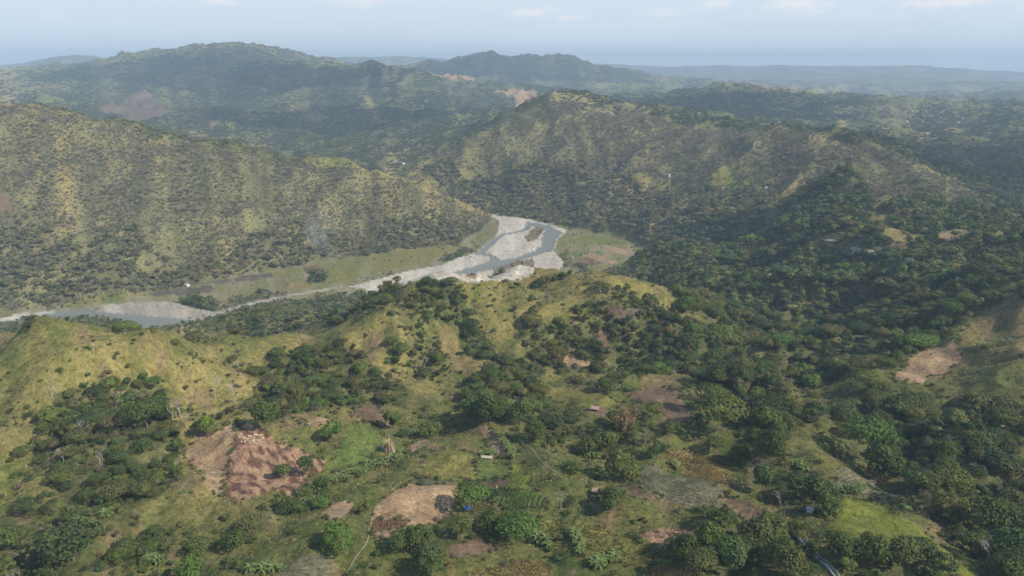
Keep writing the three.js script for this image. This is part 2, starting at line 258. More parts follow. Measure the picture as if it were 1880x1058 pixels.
plot('bare_clearing', 'brown slope patch at the left edge of the far bank hill', 'clearing', 'brown', cA([[-60,20],[30,20],[60,50],[50,110],[-60,120]]));
// far scars
[['orange', 'long orange earth scar on the saddle of the far hills', cG([[490,395],[600,398],[645,440],[560,422]])], ['orange', 'broad orange earth scar behind the centre hill', cG([[830,502],[950,475],[1078,490],[1082,522],[1005,562],[950,520]])], ['orange', 'small orange streak on the far centre hills', cG([[660,405],[722,375],[735,440]])], ['purple', 'red strip scar low on the far left mountain', cF([[1125,700],[1172,618],[1215,612],[1190,662]])], ['purple', 'small pink scar midway up the far left mountain', cF([[1140,522],[1168,500],[1188,536],[1150,542]])], ['purple', 'pink oval clearing at the right foot of the mountain', cF([[1640,632],[1700,600],[1772,640],[1700,662]])], ['purple', 'wide mauve slope on the left flank of the mountain', cF([[540,600],[700,505],[800,495],[920,600],[850,642],[700,650]])]]
  .forEach(([s, l, p]) => plot('bare_clearing', l, 'clearing', s, p, null, 'bare scars on the far hills'));
// the farm in the foreground
plot('farm_field', 'harvested tan field with pale stalk rows beside the light green tree', 'field', 'tan', cM([[830,556],[1100,570],[1108,592],[1060,680],[1080,720],[980,770],[850,812],[680,862],[612,800],[650,682],[722,622]]), 'stubble');
plot('farm_field', 'strip of dead brown maize in the harvested field', 'field', 'brown', cM([[615,780],[660,745],[830,750],[815,790],[700,808],[630,832]]), 'deadmaize');
plot('farm_field', 'dark green maize plot in rows right of the light green tree', 'field', 'green', [[892,901],[950,900],[1000,914],[1010,936],[940,940],[900,921]], 'maize');
plot('farm_field', 'olive grass plot in the middle of the farm', 'field', 'grass', cM([[930,392],[1188,396],[1195,540],[1110,546],[870,520]]), 'grass');
plot('farm_field', 'greener grass plot beside the low cream hut', 'field', 'green', cM([[1196,422],[1372,450],[1362,522],[1204,524]]), 'grass');
plot('farm_field', 'small light green plot with upright rows', 'field', 'lime', cN([[-15,440],[60,440],[98,470],[102,570],[138,605],[-20,600]]), 'young');
plot('farm_field', 'thin grey green strip of seedlings above the harvested field', 'field', 'grey', cM([[850,528],[1108,550],[1100,566],[830,552]]), 'young');
plot('farm_field', 'thin reddish strip of stubble above the dark maize', 'field', 'brown', cM([[1120,525],[1365,528],[1368,562],[1130,556]]), 'stubble');
plot('farm_field', 'large grey green plot of curving vegetable rows with rocks', 'field', 'grey', cN([[690,472],[780,448],[1000,520],[1160,592],[1080,700],[980,690],[800,622],[690,550]]), 'rows');
plot('farm_field', 'little brown plot with pale rows below the round tree', 'field', 'brown', cN([[600,572],[650,550],[800,642],[760,652],[640,622]]), 'rows');
plot('farm_field', 'brown plot of straight rows by the right hand grove', 'field', 'brown', cN([[1182,625],[1372,690],[1300,772],[1150,682]]), 'rows');
plot('farm_field', 'ripe yellow maize field above the vegetable rows', 'field', 'straw', cN([[840,362],[1000,372],[1190,482],[1200,562],[1080,560],[920,490],[830,440]]), 'ripe');
plot('farm_field', 'burnt reddish brown plot below the vegetable rows', 'field', 'red', cN([[690,832],[830,790],[1070,800],[1210,830],[1060,862],[930,890],[840,916],[760,880]]));
plot('farm_field', 'broad olive green maize field at the bottom of the farm', 'field', 'grass', cN([[150,722],[500,790],[700,870],[850,962],[700,1022],[500,962],[350,962],[250,942],[130,850]]), 'olive');
plot('farm_field', 'dry tan maize field at the bottom edge below the farm', 'field', 'straw', [...cM([[1150,1058],[1180,1040],[1420,985]]), ...cN([[0,975],[190,985],[200,1080],[-260,1080]])], 'ripe');
plot('farm_field', 'dry tan maize patch at the bottom edge near the dark grove', 'field', 'straw', cN([[690,1075],[760,1020],[880,988],[1020,1065],[1000,1090]]), 'ripe');
plot('farm_field', 'grey green vegetable rows at the bottom edge', 'field', 'grey', cM([[150,1010],[240,950],[400,950],[422,1075],[110,1075]]), 'rows');
plot('farm_field', 'brown fallow patch enclosed by the bottom hedge', 'field', 'brown', cM([[1030,900],[1200,850],[1330,890],[1300,920],[1100,960],[1030,950]]));
plot('farm_field', 'bare brown plot with stones beside the banana hedge', 'field', 'tan', cM([[1180,260],[1240,232],[1290,270],[1330,340],[1370,400],[1360,425],[1280,380],[1250,310]]));
plot('farm_field', 'pale reddish patch beside the stream gully', 'field', 'tan', cM([[350,712],[420,655],[520,660],[500,740],[400,760]]), 'stubble');
plot('farm_field', 'bright lime green paddock at the bottom right', 'field', 'lime', cR([[400,662],[500,640],[650,680],[760,740],[860,800],[960,880],[1060,960],[1140,1010],[1145,1075],[1010,1060],[850,932],[700,882],[420,872],[340,802],[400,740]]), 'paddock');
plot('farm_field', 'dim vegetable rows below the umbrella tree', 'field', 'grey', cR([[395,480],[520,478],[640,542],[745,632],[640,642],[500,602],[420,582]]), 'rows');
plot('farm_field', 'terraced green plot on the knoll above the stream', 'field', 'green', cM([[780,290],[870,200],[940,215],[920,270],[830,300]]), 'rows');
plot('farm_field', 'brown grazed slope right of the lone hut', 'field', 'brown', cN([[590,60],[760,20],[870,40],[930,130],[1000,200],[880,240],[800,170],[690,110]]));
plot('hut_yard', 'small trodden brown yard around the lone hut', 'yard', 'brown', cN([[405,150],[440,130],[500,145],[530,178],[470,188],[415,172]]));
plot('farm_field', 'green hollow above the banana strip', 'field', 'green', cM([[430,400],[480,300],[590,215],[690,270],[690,340],[600,440],[440,500]]), 'grass');
plot('farm_field', 'pale yellow green knoll in front of the lone hut', 'field', 'grass', cN([[150,60],[300,20],[420,40],[560,110],[560,150],[420,150],[250,110]]), 'grass');
plot('farm_field', 'tan brown plot behind the straw heap', 'field', 'tan', cM([[820,370],[870,330],[950,310],[930,345],[850,385]]));

// ---------------------------------------------------------------- woods: [tree cover, shrub cover, share of leafless trees, outline]
const WOODS = [
  ['far_bank_hill', 0.60, 1.6, 0.50, [[0,190],[100,205],[230,232],[370,260],[500,285],[640,306],[740,330],[830,366],[905,393],[870,430],[835,452],[640,475],[400,512],[260,546],[90,566],[-60,574],[-60,190]]],
  ['far_bank_hill', 0.95, 0.6, 0.14, [[-60,430],[60,400],[130,470],[260,420],[330,500],[420,470],[560,420],[650,440],[760,390],[860,400],[870,430],[835,450],[640,473],[400,510],[260,543],[90,563],[-60,570]]],
  ['centre_hill', 0.75, 1.4, 0.62, [[790,290],[900,230],[1000,180],[1040,165],[1150,198],[1320,236],[1500,240],[1700,300],[1800,355],[1700,370],[1560,370],[1400,330],[1250,330],[1050,300],[900,330]]],
  ['centre_hill', 1.0, 0.5, 0.16, [[780,300],[860,330],[950,310],[1060,300],[1160,330],[1290,330],[1420,350],[1420,440],[1240,440],[1150,440],[1050,420],[940,395],[860,370]]],
  ['right_slope', 1.0, 0.6, 0.06, [[1150,480],[1230,430],[1300,400],[1400,380],[1470,350],[1540,310],[1600,390],[1700,375],[1800,355],[1960,370],[1960,540],[1780,575],[1690,640],[1640,700],[1550,690],[1450,715],[1380,740],[1300,715],[1255,680],[1230,600],[1290,590],[1220,530]]],
  ['right_slope', 1.0, 0.6, 0.03, [[1440,350],[1490,340],[1560,370],[1590,450],[1500,440],[1440,400]]],
  ['corner_wood', 1.0, 0.7, 0.04, [[1520,730],[1560,705],[1660,735],[1780,745],[1960,760],[1960,1090],[1790,1060],[1770,1010],[1720,960],[1670,905],[1640,880],[1570,830],[1540,790]]],
  ['corner_wood', 1.0, 0.6, 0.03, [[1380,740],[1440,730],[1500,770],[1440,830],[1420,900],[1385,870],[1370,800]]],
  ['ridge_thicket', 0.94, 1.3, 0.02, [[730,560],[790,525],[850,530],[860,580],[900,640],[930,670],[1000,665],[1000,690],[900,690],[850,650],[830,610],[780,590],[760,600]]],
  ['ridge_thicket', 0.90, 1.3, 0.03, [[935,570],[960,585],[1030,600],[1080,560],[1140,530],[1200,560],[1260,600],[1260,680],[1160,700],[1020,690],[960,640]]],
  ['left_thicket', 0.94, 1.2, 0.08, [[100,730],[180,705],[310,715],[335,770],[340,880],[300,920],[240,930],[120,925],[40,880],[30,820],[90,790]]],
  ['spur_thicket', 0.86, 1.3, 0.08, [[440,740],[480,660],[560,640],[650,650],[740,720],[745,760],[700,745],[620,755],[520,770],[485,790]]],
  ['farm_grove', 0.9, 0.7, 0.03, [[850,705],[960,690],[1000,735],[930,785],[840,780]]],
  ['farm_grove', 0.45, 0.7, 0.06, [[960,770],[1010,755],[1080,790],[1200,770],[1235,800],[1130,845],[1050,820],[980,805]]],
  ['bottom_grove', 0.8, 0.8, 0.02, [[705,1000],[760,970],[860,985],[870,955],[960,950],[1000,975],[960,1010],[890,985],[850,1010],[800,1050],[760,1030]]],
  ['bottom_grove', 1.0, 0.6, 0.02, [[1240,1010],[1310,965],[1400,965],[1450,990],[1490,1075],[1240,1075]]],
  ['bottom_grove', 0.9, 0.6, 0.05, [[1530,1000],[1600,995],[1700,1010],[1740,1050],[1740,1080],[1530,1080]]],
  ['riverside_trees', 0.8, 0.9, 0.05, [[330,590],[400,560],[480,550],[560,550],[690,535],[720,545],[690,580],[610,600],[520,610],[430,620],[340,610]]],
  ['riverside_trees', 0.7, 0.9, 0.10, [[-60,600],[60,585],[200,588],[330,595],[330,612],[200,605],[60,610],[-60,625]]],
  ['riverside_trees', 1.0, 0.6, 0.0, cA([[905,628],[960,600],[1060,590],[1180,620],[1190,650],[1080,668],[960,645]])],
  ['riverside_trees', 1.0, 0.5, 0.0, cA([[1652,492],[1690,455],[1770,462],[1785,500],[1680,510]])],
  ['riverside_trees', 0.6, 0.8, 0.0, cA([[1180,600],[1240,570],[1340,570],[1420,560],[1520,545],[1530,580],[1400,590],[1260,612]])],
  ['riverside_trees', 0.9, 0.8, 0.0, cB([[560,385],[600,340],[680,312],[740,330],[640,365],[600,395]])],
  ['riverside_trees', 0.8, 0.8, 0.0, cB([[1195,420],[1180,350],[1220,330],[1270,400],[1370,405],[1350,430],[1290,425]])],
  ['riverside_trees', 0.7, 0.9, 0.0, cB([[1020,520],[1110,490],[1280,450],[1230,490],[1120,540],[1060,540]])],
  ['far_mountain', 0.9, 0.5, 0.22, [[20,185],[170,140],[275,105],[380,84],[520,104],[620,125],[690,116],[830,112],[1040,102],[1250,172],[1200,200],[1040,165],[900,230],[790,290],[700,300],[560,298],[400,265],[200,225]]],
  ['farm_grove', 0.24, 0.7, 0.05, [[1000,695],[1110,690],[1180,700],[1290,705],[1370,740],[1370,790],[1300,800],[1260,770],[1180,720],[1060,720]]],
  ['farm_grove', 0.55, 0.9, 0.03, [[1385,860],[1440,840],[1500,880],[1540,930],[1500,960],[1450,930],[1400,930]]],
  ['bottom_grove', 0.45, 1.0, 0.04, [[480,930],[560,890],[640,860],[640,885],[570,930],[520,965],[470,975]]],
  ['bottom_grove', 0.34, 0.9, 0.03, [[-60,930],[60,920],[260,940],[300,1000],[420,1000],[480,1080],[-60,1080]]],
  ['bottom_grove', 0.12, 0.5, 0.03, [[980,960],[1030,950],[1080,1000],[1140,1030],[1130,1080],[1010,1080],[1030,1020]]],
  ['farm_grove', 0.28, 0.8, 0.03, [[1000,905],[1060,900],[1120,905],[1130,945],[1060,950],[1010,945]]],
  ['ridge_thicket', 0.55, 1.1, 0.03, [[690,600],[740,560],[790,590],[830,640],[840,690],[790,700],[730,690],[690,650]]],
  ['dry_slope', 0.30, 0.35, 0.88, [[60,660],[180,640],[330,660],[440,650],[480,700],[440,770],[330,790],[300,700],[180,700],[90,740],[20,760]]],
  ['far_woods', 0.95, 0.5, 0.10, [[1200,160],[1300,155],[1420,174],[1560,212],[1640,247],[1700,245],[1780,224],[1960,200],[1960,360],[1830,365],[1760,333],[1700,300],[1600,262],[1500,240],[1320,236],[1200,205]]],
  ['far_woods', 0.7, 0.5, 0.15, [[1330,165],[1600,170],[1960,160],[1960,205],[1780,226],[1640,247],[1500,200]]],
];
WOODS.forEach((w) => { w[4] = outline(w[4].map(([a, b]) => [a, b < 420 ? b + 6 : b])); w[5] = box(w[4], 60); });
// the watered land of the farm and the lower right slopes: fresh grass
const FARM = outline([[640,800],[760,740],[860,700],[1000,690],[1200,690],[1420,720],[1560,690],[1720,640],[1780,650],[1960,640],[1960,1085],[-60,1085],[-60,930],[120,915],[300,920],[420,925],[560,900]]);
function woods(x, z, r) {
  const e = 0.016 * r, wx = x + e * fbm(x / (e * 3), z / (e * 3), 3) * 2, wz = z + e * fbm(x / (e * 3) + 40, z / (e * 3) + 9, 3) * 2;
  let out = null;
  for (const w of WOODS) { const b = w[5]; if (wx > b[0] && wx < b[1] && wz > b[2] && wz < b[3] && inside(w[4], wx, wz)) out = w; }
  return out;
}
function plotAt(x, z) { const wx = x + 1.4 * fbm(x / 7, z / 7, 2), wz = z + 1.4 * fbm(x / 7 + 20, z / 7, 2); for (let i = PLOTS.length - 1; i >= 0; i--) { const p = PLOTS[i], b = p.bb; if (x > b[0] && x < b[1] && z > b[2] && z < b[3] && inside(p.poly, wx, wz)) return i; } return -1; }
function waterAt(x, z) { for (const w of WATER) { const b = w.bb; if (x > b[0] && x < b[1] && z > b[2] && z < b[3] && inside(w.poly, x + 3 * noise(x / 14, z / 14), z + 3 * noise(x / 14 + 9, z / 14))) return true; } return false; }

// ---------------------------------------------------------------- the ground: colours of the matter, then one mesh for each piece of land
console.log('plots', PLOTS.length);
const NV = NT * NRr, COL = new Float32Array(NV * 3), WOOD = new Int8Array(NV).fill(-1), CONV = new Float32Array(NV), REG = new Int16Array(NV);
{ // how far each place stands above its surroundings
  const hs = 9, vs = 5;
  for (let j = 0; j < NRr; j++) for (let i = 0; i < NT; i++) {
    const a = GH[j * NT + Math.max(0, i - hs)], b = GH[j * NT + Math.min(NT - 1, i + hs)], c = GH[Math.max(0, j - vs) * NT + i], d = GH[Math.min(NRr - 1, j + vs) * NT + i];
    CONV[j * NT + i] = (GH[j * NT + i] - (a + b + c + d) / 4) / (0.0015 * Math.exp(RS[j]));
  }
}
const white = rng(5);
for (let j = 0; j < NRr; j++) for (let i = 0; i < NT; i++) {
  const k = j * NT + i, x = GXp[k], z = GZp[k], r = Math.exp(RS[j]);
  const w = r < 8400 ? woods(x, z, r) : null; WOOD[k] = w ? WOODS.indexOf(w) : -1;
  const s1 = 0.02 * r + 4, n1 = fbm(x / s1, z / s1, 4), n2 = fbm(x / (s1 * 5) + 11, z / (s1 * 5), 3), g = (white() - 0.5) * 0.22, n3 = noise(x / 3.1, z / 2.3);
  let c;
  const water = r > 700 && r < 2000 && FLAT[k] > -8 && waterAt(x, z), p = water || r > 8400 ? -1 : plotAt(x, z);
  REG[k] = water ? 1 : p >= 0 ? 10 + p : r > 8400 ? 6 : FLAT[k] > -4 ? 2 : r < 830 ? 0 : x / -z < -0.026 ? (r < 2180 ? 3 : 5) : r < 2400 ? 4 : 5;
  if (water) { c = [0.17, 0.175, 0.14]; GH[k] = 1.6; }
  else if (p >= 0) {
    const [a, b] = SOIL[PLOTS[p].soil], t = clamp(0.5 + 1.5 * n1 + 0.4 * n3); c = a.map((v, q) => mix(v, b[q], t));
    if (PLOTS[p].soil === 'gravel') { const dk = smooth(0.12, 0.4, fbm(x / 22, z / 9, 4)) * 0.5; c = c.map((v) => v * (1 - dk * 0.4)); GH[k] += 0.5; }
    if (PLOTS[p].soil === 'red') { const st = smooth(-0.02, 0.13, fbm((x + z * 0.9) / 13, (z * 0.8 - x) / 4.5, 4)); c = [0.285, 0.18, 0.11].map((v, q) => mix(v, [0.095, 0.052, 0.04][q], clamp(st * 0.9 + 0.1 * n3))); }
  } else {
    const dry = clamp(0.5 + 1.3 * n2 + 0.9 * n1), fresh = r < 830 ? smooth(-14, 14, signed(FARM, x, z) + 30 * n1) : 0, grass = [mix(mix(0.102, 0.225, dry), mix(0.068, 0.115, dry), fresh), mix(mix(0.118, 0.182, dry), mix(0.088, 0.108, dry), fresh), mix(mix(0.030, 0.068, dry), mix(0.025, 0.038, dry), fresh)];
    c = grass;
    if (FLAT[k] > -4) { const t = smooth(-0.2, 0.3, n1); c = [mix(0.15, 0.22, t), mix(0.145, 0.19, t), mix(0.06, 0.115, t)]; }
    const bare = smooth(r < 830 ? 0.16 : 0.26, r < 830 ? 0.34 : 0.42, fbm(x / (s1 * 1.6) + 70, z / (s1 * 1.6), 4)); c = c.map((v, q) => mix(v, [0.175, 0.122, 0.07][q], bare * 0.75));
    if (w) { // leaf litter and seedlings under the woods; grey scrubby litter on the two dry hills
      const scrubby = w[0] === 'far_bank_hill' || w[0] === 'centre_hill', f = scrubby ? [0.142, 0.134, 0.066] : [0.080, 0.086, 0.036], k = w[0] === 'dry_slope' ? 0 : (scrubby ? 0.85 : 0.9 * w[1]) * smooth(0.62, 0.12, n1 * 0.8 + n2 * 0.7); c = c.map((v, q) => mix(v, f[q] * (1 + n1), k)); }
    else if (r < 830) { const brushy = smooth(0.02, 0.30, fbm(x / 11 + 31, z / 11 + 8, 4)); c = c.map((v, q) => mix(v, [0.085, 0.10, 0.032][q], 0.6 * brushy)); const straw = smooth(0.05, 0.4, fbm(x / 4.5 + 3, z / 4.5, 3)); c = c.map((v, q) => mix(v, [0.21, 0.168, 0.072][q], 0.45 * straw * (1 - 0.6 * fresh))); }
    if (r > 8400) { const t = smooth(-0.12, 0.2, fbm(x / 420, z / 900, 5)), u = smooth(0.05, 0.3, fbm(x / 260 + 9, z / 600, 5)); c = [mix(mix(0.06, 0.15, t), 0.30, u * 0.6), mix(mix(0.075, 0.14, t), 0.25, u * 0.6), mix(mix(0.04, 0.07, t), 0.16, u * 0.6)]; }
  }
  const m = 1 + g * (water ? 0.1 : 1) + 0.18 * n3 * (r < 900 && !water ? 1 : 0);
  COL[3 * k] = c[0] * m; COL[3 * k + 1] = c[1] * m; COL[3 * k + 2] = c[2] * m;
}
const NORM = new Float32Array(NV * 3);
for (let j = 0; j < NRr; j++) for (let i = 0; i < NT; i++) {
  const k = j * NT + i, a = j * NT + Math.max(0, i - 1), b = j * NT + Math.min(NT - 1, i + 1), c = Math.max(0, j - 1) * NT + i, d = Math.min(NRr - 1, j + 1) * NT + i;
  const ux = GXp[b] - GXp[a], uy = GH[b] - GH[a], uz = GZp[b] - GZp[a], vx = GXp[d] - GXp[c], vy = GH[d] - GH[c], vz = GZp[d] - GZp[c];
  let nx = uy * vz - uz * vy, ny = uz * vx - ux * vz, nz = ux * vy - uy * vx; const l = Math.hypot(nx, ny, nz) || 1, s = ny < 0 ? -1 / l : 1 / l;
  NORM[3 * k] = nx * s; NORM[3 * k + 1] = ny * s; NORM[3 * k + 2] = nz * s;
}
function grain(seed) { // earth and matted grass at the scale of a hand's breadth to a few metres, repeating every 31 m
  const n = 1024, d = new Uint8Array(n * n * 4), R = rng(seed), g = [];
  const lattice = (m) => { const v = new Float32Array(m * m).map(() => R()); return (x, y) => { const fx = x * m, fy = y * m, i = Math.floor(fx), j = Math.floor(fy), a = fx - i, b = fy - j, q = (i, j) => v[((j + m) % m) * m + ((i + m) % m)], u = a * a * (3 - 2 * a), w = b * b * (3 - 2 * b); return mix(mix(q(i, j), q(i + 1, j), u), mix(q(i, j + 1), q(i + 1, j + 1), u), w); }; };
  for (const m of [13, 31, 67, 149, 331]) g.push(lattice(m));
  for (let j = 0; j < n; j++) for (let i = 0; i < n; i++) { let t = 0; [0.16, 0.24, 0.24, 0.2, 0.16].forEach((a, q) => { t += a * g[q](i / n, j / n); }); t = clamp(0.5 + (t - 0.5) * 2.1); const k = (j * n + i) * 4, v = mix(0.34, 1, t); d[k] = 255 * v; d[k + 1] = 255 * v * mix(1, 0.985, t); d[k + 2] = 255 * v * mix(1.0, 0.93, t); d[k + 3] = 255; }
  const t = new THREE.DataTexture(d, n, n); t.wrapS = t.wrapT = THREE.RepeatWrapping; t.magFilter = THREE.LinearFilter; t.minFilter = THREE.LinearMipmapLinearFilter; t.generateMipmaps = true; t.needsUpdate = true; return t;
}
const soilMat = new THREE.MeshPhysicalMaterial({ vertexColors: true, color: new THREE.Color(1.48, 1.48, 1.48), roughness: 1, specularIntensity: 0.15, map: grain(3) });
const waterMat = new THREE.MeshPhysicalMaterial({ vertexColors: true, roughness: 0.4, specularIntensity: 1 });
function setup(o, name, label, category, group, kind) {
  o.name = name; o.userData = {}; if (label) o.userData.label = label; if (category) o.userData.category = category; if (group) o.userData.group = group; if (kind) o.userData.kind = kind;
  o.traverse((m) => { if (m.isMesh) { m.castShadow = true; m.receiveShadow = true; } });
  return o;
}
const used = new Map();
function numbered(n) { const c = used.get(n) || 0; used.set(n, c + 1); return c ? `${n}_${String(c).padStart(3, '0')}` : n; }
{
  const cells = new Map();
  for (let j = 0; j < NRr - 1; j++) for (let i = 0; i < NT - 1; i++) {
    const k = j * NT + i, id = REG[k]; let l = cells.get(id); if (!l) cells.set(id, l = []); l.push(k);
  }
  const LAND = { 0: ['near_hillside', 'grassy near ridge and farmed slopes in the foreground', 'hillside'], 1: ['river', 'grey green water of the braided river', 'river'], 2: ['valley_floor', 'flat valley floor along the river', 'valley floor'], 3: ['far_bank_hill', 'scrubby hill rising behind the riverside fields', 'hill'], 4: ['wooded_hills', 'wooded hills right of the river bend', 'hill'], 5: ['far_mountains', 'blue hazy mountain range behind the river', 'mountain'], 6: ['plain', 'hazy far plain with distant ranges', 'plain'] };
  for (const [id, list] of [...cells].sort((a, b) => a[0] - b[0])) {
    const map = new Map(), idx = new Uint32Array(list.length * 6), src = [];
    const at = (k) => { let v = map.get(k); if (v === undefined) { map.set(k, v = src.length); src.push(k); } return v; };
    list.forEach((k, n) => { const a = at(k), b = at(k + 1), c = at(k + NT), d = at(k + NT + 1); idx.set([a, b, c, b, d, c], n * 6); });
    const uv = new Float32Array(src.length * 2), pos = new Float32Array(src.length * 3), nor = new Float32Array(src.length * 3), col = new Float32Array(src.length * 3);
    src.forEach((k, n) => { uv[2 * n] = GXp[k] / 31 + 0.13 * noise(GXp[k] / 50, GZp[k] / 50); uv[2 * n + 1] = GZp[k] / 31 + 0.13 * noise(GXp[k] / 50 + 9, GZp[k] / 50); pos[3 * n] = GXp[k]; pos[3 * n + 1] = GH[k]; pos[3 * n + 2] = GZp[k]; for (let q = 0; q < 3; q++) { nor[3 * n + q] = NORM[3 * k + q]; col[3 * n + q] = COL[3 * k + q]; } });
    const g = new THREE.BufferGeometry(); g.setAttribute('position', new THREE.BufferAttribute(pos, 3)); g.setAttribute('normal', new THREE.BufferAttribute(nor, 3)); g.setAttribute('color', new THREE.BufferAttribute(col, 3)); g.setAttribute('uv', new THREE.BufferAttribute(uv, 2)); g.setIndex(new THREE.BufferAttribute(idx, 1));
    const o = new THREE.Mesh(g, id === 1 ? waterMat : soilMat);
    if (id >= 10) { const p = PLOTS[id - 10]; setup(o, numbered(p.name), p.label, p.category, p.group, 'structure'); p.mesh = o; } else setup(o, ...LAND[id], null, 'structure');
    scene.add(o);
  }
}

// ---------------------------------------------------------------- plants: leaves are faces spread through the crown
function faces() { return { p: [], c: [] }; }
function tri(o, a, b, c, s) { o.p.push(...a, ...b, ...c); for (let i = 0; i < 3; i++) o.c.push(...s); }
function leafFace(o, x, y, z, nx, ny, nz, size, R, s, long = 1.5) {   // a spray of leaves: a bent rhombus
  const l = Math.hypot(nx, ny, nz) || 1; nx /= l; ny /= l; nz /= l;
  let ax = R() - 0.5, ay = R() - 0.5, az = R() - 0.5; const d = ax * nx + ay * ny + az * nz; ax -= d * nx; ay -= d * ny; az -= d * nz; const m = Math.hypot(ax, ay, az) || 1; ax /= m; ay /= m; az /= m;
  const bx = ny * az - nz * ay, by = nz * ax - nx * az, bz = nx * ay - ny * ax, L = size * long * 0.5, W = size * 0.5, k = size * 0.22 * (R() - 0.3);
  const A = [x - ax * L, y - ay * L, z - az * L], B = [x + ax * L, y + ay * L, z + az * L], C = [x + bx * W + nx * k, y + by * W + ny * k, z + bz * W + nz * k], D = [x - bx * W + nx * k, y - by * W + ny * k, z - bz * W + nz * k];
  tri(o, A, C, B, s); tri(o, A, B, D, s);
}
function limb(o, a, b, ra, rb, s, n = 5) {
  const d = [b[0] - a[0], b[1] - a[1], b[2] - a[2]], l = Math.hypot(...d) || 1; d.forEach((v, i) => d[i] = v / l);
  const up = Math.abs(d[1]) > 0.9 ? [1, 0, 0] : [0, 1, 0], u = [up[1] * d[2] - up[2] * d[1], up[2] * d[0] - up[0] * d[2], up[0] * d[1] - up[1] * d[0]], m = Math.hypot(...u); u.forEach((v, i) => u[i] = v / m);
  const v = [d[1] * u[2] - d[2] * u[1], d[2] * u[0] - d[0] * u[2], d[0] * u[1] - d[1] * u[0]], ring = (p, r, i) => { const t = i / n * 6.2832, c = Math.cos(t) * r, q = Math.sin(t) * r; return [p[0] + u[0] * c + v[0] * q, p[1] + u[1] * c + v[1] * q, p[2] + u[2] * c + v[2] * q]; };
  for (let i = 0; i < n; i++) { const A = ring(a, ra, i), B = ring(a, ra, i + 1), C = ring(b, rb, i), D = ring(b, rb, i + 1); tri(o, A, B, C, s); tri(o, B, D, C, s); }
}
function geo(o) {
  const g = new THREE.BufferGeometry(); g.setAttribute('position', new THREE.Float32BufferAttribute(o.p, 3)); g.setAttribute('color', new THREE.Float32BufferAttribute(o.c, 3)); g.computeVertexNormals(); return g;
}
const onBall = (R) => { const y = R() * 2 - 1, t = R() * 6.2832, q = Math.sqrt(1 - y * y); return [Math.cos(t) * q, y, Math.sin(t) * q]; };
// a crown of overlapping lobes in a unit tree (height 1); returns { crown, trunk }
function broadleaf(seed, { lobes, width, bottom, flat = 1, leaf, count, trunk = 0.022 }) {
  const R = rng(seed), L = [], crown = faces(), stem = faces(), mid = (1 + bottom) / 2, half = (1 - bottom) / 2;
  for (let i = 0; i < lobes; i++) {
    const t = i * 2.399 + R(), q = i === 0 ? 0 : Math.sqrt((i + 0.3) / lobes), rad = mix(0.30, 0.62, R()) * width * 0.5 * (lobes < 5 ? 1.15 : 1);
    const reach = Math.max(0, width * 0.5 - rad * 0.85), y = flat < 1 ? 1 - rad * flat - 0.10 * q * q - R() * 0.08 : mid + half * (1 - q * 0.7) * (R() * 1.5 - 0.65);
    L.push([Math.cos(t) * q * reach, clamp(y, bottom + rad * 0.4 * flat, 1 - rad * 0.6 * flat), Math.sin(t) * q * reach, rad, rad * (flat < 1 ? flat : mix(0.65, 0.95, R())), mix(0.72, 1.22, R())]);
  }
  let made = 0;
  for (let tries = 0; made < count && tries < count * 6; tries++) {
    const i = Math.floor(R() * lobes), b = L[i], d = onBall(R); if (d[1] < -0.55 && R() < 0.7) continue;
    const f = 0.70 + 0.34 * Math.sqrt(R()) + (R() < 0.16 ? 0.26 * R() : 0), x = b[0] + d[0] * b[3] * f, y = b[1] + d[1] * b[4] * f, z = b[2] + d[2] * b[3] * f;
    if (L.some((q, j) => j !== i && ((x - q[0]) / q[3]) ** 2 + ((y - q[1]) / q[4]) ** 2 + ((z - q[2]) / q[3]) ** 2 < 0.42)) continue;
    const s = b[5] * mix(0.72, 1.3, R()), tint = [s * mix(0.88, 1.15, R()), s, s * mix(0.75, 1.2, R())];
    leafFace(crown, x, y, z, d[0] + (R() - 0.5) * 1.3, d[1] * 1.1 + 0.25 + (R() - 0.5) * 1.1, d[2] + (R() - 0.5) * 1.3, leaf * mix(0.6, 1.35, R()), R, tint); made++;
  }
  const bark = [1, 1, 1], fork = [(R() - 0.5) * 0.05, bottom + half * 0.35, (R() - 0.5) * 0.05];
  limb(stem, [0, -0.04, 0], [fork[0] * 0.4, fork[1] * 0.5, fork[2] * 0.4], trunk * 1.25, trunk * 0.95, bark, 6); limb(stem, [fork[0] * 0.4, fork[1] * 0.5, fork[2] * 0.4], fork, trunk * 0.95, trunk * 0.75, bark, 6);
  for (const b of L.slice(0, 5)) limb(stem, fork, [b[0], b[1], b[2]], trunk * 0.55, trunk * 0.16, bark, 4);
  return { crown: geo(crown), trunk: geo(stem) };
}
function bareTree(seed, depth = 4, spread = 0.62) {
  const R = rng(seed), stem = faces(), twigs = faces(), S = () => { const s = mix(0.8, 1.15, R()); return [s, s, s]; };
  const grow = (p, d, len, rad, k) => {
    const q = [p[0] + d[0] * len, p[1] + d[1] * len, p[2] + d[2] * len];
    limb(k === depth ? stem : twigs, p, q, rad, rad * 0.62, S(), k > 2 ? 5 : 3);
    if (!k) return;
    const n = k > 2 ? 3 : 3;
    for (let i = 0; i < n; i++) { const b = onBall(R), e = [d[0] + b[0] * spread * 1.35, d[1] * 0.9 + b[1] * spread * 0.7 + 0.1, d[2] + b[2] * spread * 1.35], l = Math.hypot(...e); grow(q, e.map((v) => v / l), len * mix(0.55, 0.78, R()), rad * 0.58, k - 1); }
  };
  grow([0, -0.03, 0], [(R() - 0.5) * 0.16, 1, (R() - 0.5) * 0.16].map((v, i, a) => v / Math.hypot(...a)), 0.36, 0.020, depth);
  return { trunk: geo(stem), branches: geo(twigs) };
}
